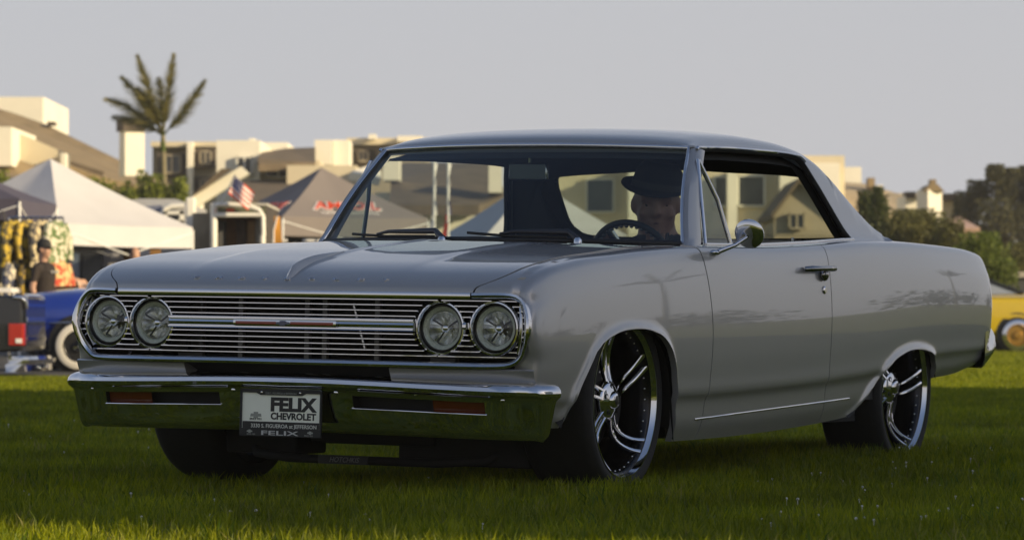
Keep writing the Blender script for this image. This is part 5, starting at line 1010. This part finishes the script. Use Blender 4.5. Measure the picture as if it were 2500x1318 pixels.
o = empty('orange_cloth', (Wp(180, 787, 48).x, 48.2, 1.08), label='crumpled orange and white cloth lying on the slatted crate', cat='cloth'); b = MB(); r_ = np.random.default_rng(9); b.grid(np.array([[(x, y, .16*math.exp(-(x/.14)**2-(y/.2)**2)+.03*r_.normal()) for y in np.linspace(-.22, .22, 9)] for x in np.linspace(-.26, .26, 13)])); b.build('fabric', mat('orange_fabric', (.55, .16, .02), .8, col2=(.6, .5, .4), vscale=6), o, 60)
# ------------------------------------------------------------------ people
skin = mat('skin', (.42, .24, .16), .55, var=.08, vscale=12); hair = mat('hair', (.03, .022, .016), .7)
def fuse(b, voxel, name, mats, pick, smooth_it=3):
    me = bpy.data.meshes.new('tmp'); me.from_pydata(b.v, [], b.f); o = bpy.data.objects.new('tmp', me); COL.objects.link(o)
    m1 = o.modifiers.new('r', 'REMESH'); m1.mode = 'VOXEL'; m1.voxel_size = voxel; m2 = o.modifiers.new('s', 'SMOOTH'); m2.iterations = smooth_it; m2.factor = .5
    dg = bpy.context.evaluated_depsgraph_get(); dg.update(); out = bpy.data.meshes.new_from_object(o.evaluated_get(dg)); bpy.data.objects.remove(o); out.name = name
    out.materials.clear()
    for m in mats: out.materials.append(m)
    out.shade_smooth(); idx = [pick(p.center) for p in out.polygons]; out.polygons.foreach_set('material_index', idx); return out
def head_geo(b, c, yaw, s=1.0, pitch=0.0):
    M = Matrix.Translation(c) @ Matrix.Rotation(yaw, 4, 'Z') @ Matrix.Rotation(pitch, 4, 'Y') @ Matrix.Scale(s, 4)
    def el(p, r): k = len(b.v); b.ball(p, r, 14, 10); b.v[k:] = [tuple(M @ Vector(q)) for q in b.v[k:]]
    el((0, 0, .03), (.098, .078, .105)); el((.018, 0, -.045), (.076, .069, .082)); el((.062, 0, -.095), (.030, .034, .026)); el((.092, 0, -.022), (.020, .014, .030)); el((.100, 0, -.036), (.014, .019, .012))
    el((.083, .034, .012), (.016, .026, .010)); el((.083, -.034, .012), (.016, .026, .010)); el((.084, 0, -.068), (.012, .028, .009)); el((.070, .045, -.035), (.02, .02, .022)); el((.070, -.045, -.035), (.02, .02, .022))
    el((-.005, .080, -.01), (.020, .010, .030)); el((-.005, -.080, -.01), (.020, .010, .030)); el((-.03, 0, -.12), (.052, .054, .09)); return M
def eyes(parent, M, off):
    b = MB()
    for y in (.033, -.033): b.ball(M @ Vector((.0745, y, -.004))-Vector(off), .0105, 8, 6)
    b.build('eyes', mat('eye_dark', (.02, .016, .014), .2), parent, 60)
def hand_geo(b, wr, dirv, s=1.0, curl=.6):
    d = Vector(dirv).normalized(); x, y = frame(d); b.ball(Vector(wr)+d*.05*s, (.032*s,)*3, 10, 8); b.tube([Vector(wr)-d*.02, Vector(wr)+d*.08*s], [.026*s, .036*s], 8)
    for k, ln in enumerate((.065, .075, .070, .055)):
        o_ = x*(k-1.5)*.019*s; p0 = Vector(wr)+d*.085*s+o_; p1 = p0+d*ln*.5*s-y*.2*curl*ln*s; p2 = p1+d*ln*.35*s-y*curl*ln*.6*s; b.tube([p0-d*.02, p0, p1, p2], [.0105*s, .0105*s, .0098*s, .008*s], 7)
    p0 = Vector(wr)+d*.03*s-x*.03*s; b.tube([p0, p0-x*.03*s+d*.03*s, p0-x*.035*s+d*.065*s-y*.015*s], [.013*s, .012*s, .009*s], 7)
def standing(name, label, px, D, height, yaw, shirt, pants, cap=None, arms='down', hairm=hair):
    base = Wp(px, 787, D); o = empty(name, (base.x, D, 0), yaw, label, 'person', 'people at the show'); k = height/1.75; b = MB(); V = Vector
    for s in (-1, 1): b.tube([(0, s*.095, .07), (.0, s*.098, .45), (-.01, s*.10, .88)], [.048, .066, .092], 10); b.tube([(0, s*.095, .06), (.02, s*.10, .05), (.17, s*.115, .035)], [.045, .05, .034], 8)
    b.ball((-.01, 0, .95), (.115, .165, .12)); b.tube([(-.01, 0, .92), (0, 0, 1.12), (0, 0, 1.33), (-.01, 0, 1.44)], [.15, .148, .165, .09], 14, sx=1); b.ball((0, 0, 1.32), (.115, .185, .13)); b.ball((0, .15, 1.38), (.07, .07, .06)); b.ball((0, -.15, 1.38), (.07, .07, .06))
    for s in (-1, 1):
        el = V((-.02, s*.25, 1.10)); wr = V((.05, s*.25, .87)) if not (arms == 'reach' and s > 0) else V((.30, s*.20, 1.10)); b.tube([(0, s*.185, 1.38), el, wr], [.056, .044, .030], 10); hand_geo(b, wr, (wr-el), 1.0)
    b.tube([(-.015, 0, 1.40), (.0, 0, 1.53)], [.058, .054], 10); M = head_geo(b, V((0, 0, 1.625)), 0)
    def pick(c):
        if c.z > 1.455: return 0
        if abs(c.y) > .20 and c.z < 1.18: return 0
        if c.z > .95 or (abs(c.y) > .185 and c.z > 1.0): return 1
        return 2 if c.z > .09 else 3
    me = fuse(b, .014, 'body', [skin, shirt, pants, blk], pick); o.scale = (k, k, k); link('body', me, o); eyes(o, M, (0, 0, 0))
    if cap:
        b = MB(); G = [[(.106*math.cos(a)*q[0], .088*math.sin(a)*q[0], 1.645+q[1]) for a in np.linspace(0, 2*math.pi, 25)] for q in ((1.0, 0), (1.0, .04), (.92, .075), (.7, .105), (.35, .12), (.01, .124))]; b.grid(np.array(G)); b.prism([(.085, -.075, 1.652), (.15, -.06, 1.648), (.185, 0, 1.645), (.15, .06, 1.648), (.085, .075, 1.652)], (0, 0, .008)); b.build('cap', cap, o, 50)
        b = MB(); b.ball((-.045, 0, 1.63), (.068, .082, .075), 12, 8); b.build('hair', hairm, o, 60)
    else: b = MB(); b.ball((-.02, 0, 1.672), (.096, .086, .085), 14, 8); b.build('hair', hairm, o, 60)
    return o
tee = mat('black_tee', (.025, .018, .015), .85, var=.2); jeans = mat('dark_jeans', (.03, .03, .04), .85, var=.2)
p = standing('person', 'man in black T-shirt and black cap standing side-on beside the clothes rack', 107, 44.2, 1.66, R(-25), tee, jeans, mat('black_cap', (.015, .015, .016), .8), 'reach')
text('shirt_print', 'HOT ROD', .05, Matrix.Translation((.172, 0, 1.30)) @ TX, mat('shirt_white', (.5, .5, .48), .8), p, extrude=.004, width=.18)
standing('person', 'person in dark clothes in the shade under the white canopy between the wooden boards', 328, 50.5, 1.70, R(-60), tee, jeans, None)
# driver
drv = car_empty('person', 'driver in dark shirt and black fedora behind the wheel of the silver coupe', 'person'); drv.matrix_world = MCAR @ Matrix.Translation((-1.42, .38, .48)); O_ = Vector((-1.42, .38, .48)); b = MB(); V = Vector
b.ball((-1.44, .38, .54), (.14, .18, .13)); b.tube([(-1.44, .38, .52), (-1.43, .38, .70), (-1.42, .38, .84), (-1.41, .38, .93)], [.15, .155, .165, .08], 14); b.ball((-1.42, .38, .82), (.12, .20, .12))
for s in (-1, 1):
    b.ball((-1.42, .38+s*.165, .875), (.075, .07, .06)); b.tube([(-1.44, .38+s*.09, .52), (-1.05, .38+s*.13, .56), (-.82, .38+s*.10, .32)], [.09, .07, .045], 10); b.tube([(-.84, .38+s*.10, .33), (-.70, .38+s*.10, .34)], [.045, .035], 8)
    el = V((-1.30, .38+s*.25, .70)); wr = V((-1.17, .39+s*.14, .845)); b.tube([(-1.42, .38+s*.18, .875), el, wr], [.056, .044, .030], 10); hand_geo(b, wr, (V((-1.09, .40+s*.12, .90))-wr), 1.0, .9)
b.tube([(-1.41, .38, .88), (-1.385, .38, 1.00)], [.095, .072], 12); b.ball((-1.42, .38, .905), (.10, .17, .065)); M = head_geo(b, V((-1.38, .38, 1.086)), R(24), 1.13, R(4))
b.v = [tuple(V(q)-O_) for q in b.v]
def pick(c): return 0 if c.z > .482 or (c.z > .455 and c.x > .10) or (c.x > .19 and c.z > .33) else 1
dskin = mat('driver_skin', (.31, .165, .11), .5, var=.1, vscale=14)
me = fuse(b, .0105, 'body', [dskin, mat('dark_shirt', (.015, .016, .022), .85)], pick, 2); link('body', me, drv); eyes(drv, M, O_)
b = MB()
b.tube([M @ V((.083, -.024, -.071))-O_, M @ V((.094, 0, -.069))-O_, M @ V((.083, .024, -.071))-O_], .003, 5); b.build('mouth', mat('lips', (.12, .05, .04), .6), drv, 60)
MH = Matrix.Translation(V((-1.385, .38, 1.140))-O_) @ Matrix.Rotation(R(12), 4, 'Z') @ Matrix.Rotation(R(-9), 4, 'X') @ Matrix.Rotation(R(6), 4, 'Y'); b = MB(); G = []
for rx, ry, z, up in ((.156, .143, .004, 1), (.158, .145, .0, 1), (.130, .115, -.006, .3), (.124, .102, .0, 0), (.121, .100, .03, 0), (.110, .090, .075, 0), (.092, .068, .104, 0), (.06, .035, .108, 0), (.01, .006, .098, 0)): G.append([(rx*math.cos(a), ry*math.sin(a), z+up*(.016*math.sin(a)**2-.022*math.cos(a))) for a in np.linspace(0, 2*math.pi, 37)])
b.grid(np.array(G)); b.v = [tuple(MH @ V(q)) for q in b.v]; b.build('fedora', mat('fedora_felt', (.016, .017, .022), .9), drv, 60)
b = MB(); b.lathe([(.1255, .004), (.1230, .030)], 36); b.v = [tuple(MH @ V((q[0], q[1]*.84, q[2]))) for q in b.v]; b.build('hat_band', blk, drv, 60)
b = MB(); b.tube([V((-1.29, .47, .925))-O_, V((-1.285, .475, .965))-O_], .004, 6); b.build('glasses_clip', satin, drv)
# ------------------------------------------------------------------ thin evening haze over the whole place
b = MB(); b.box((0, 0, 9.5), (420, 420, 21)); hz_o = b.build('haze', bpy.data.materials.new('haze_air')); tag(hz_o, 'thin pale evening haze over the lawn and houses', 'haze', kind='stuff')
hm = hz_o.data.materials[0]; hm.use_nodes = True; ht = hm.node_tree; ht.nodes.clear(); ho = ht.nodes.new('ShaderNodeOutputMaterial'); hv = ht.nodes.new('ShaderNodeVolumePrincipled'); hv.inputs['Color'].default_value = (.92, .90, .86, 1); hv.inputs['Density'].default_value = .0005; hv.inputs['Anisotropy'].default_value = .2
ht.links.new(hv.outputs[0], ho.inputs['Volume'])
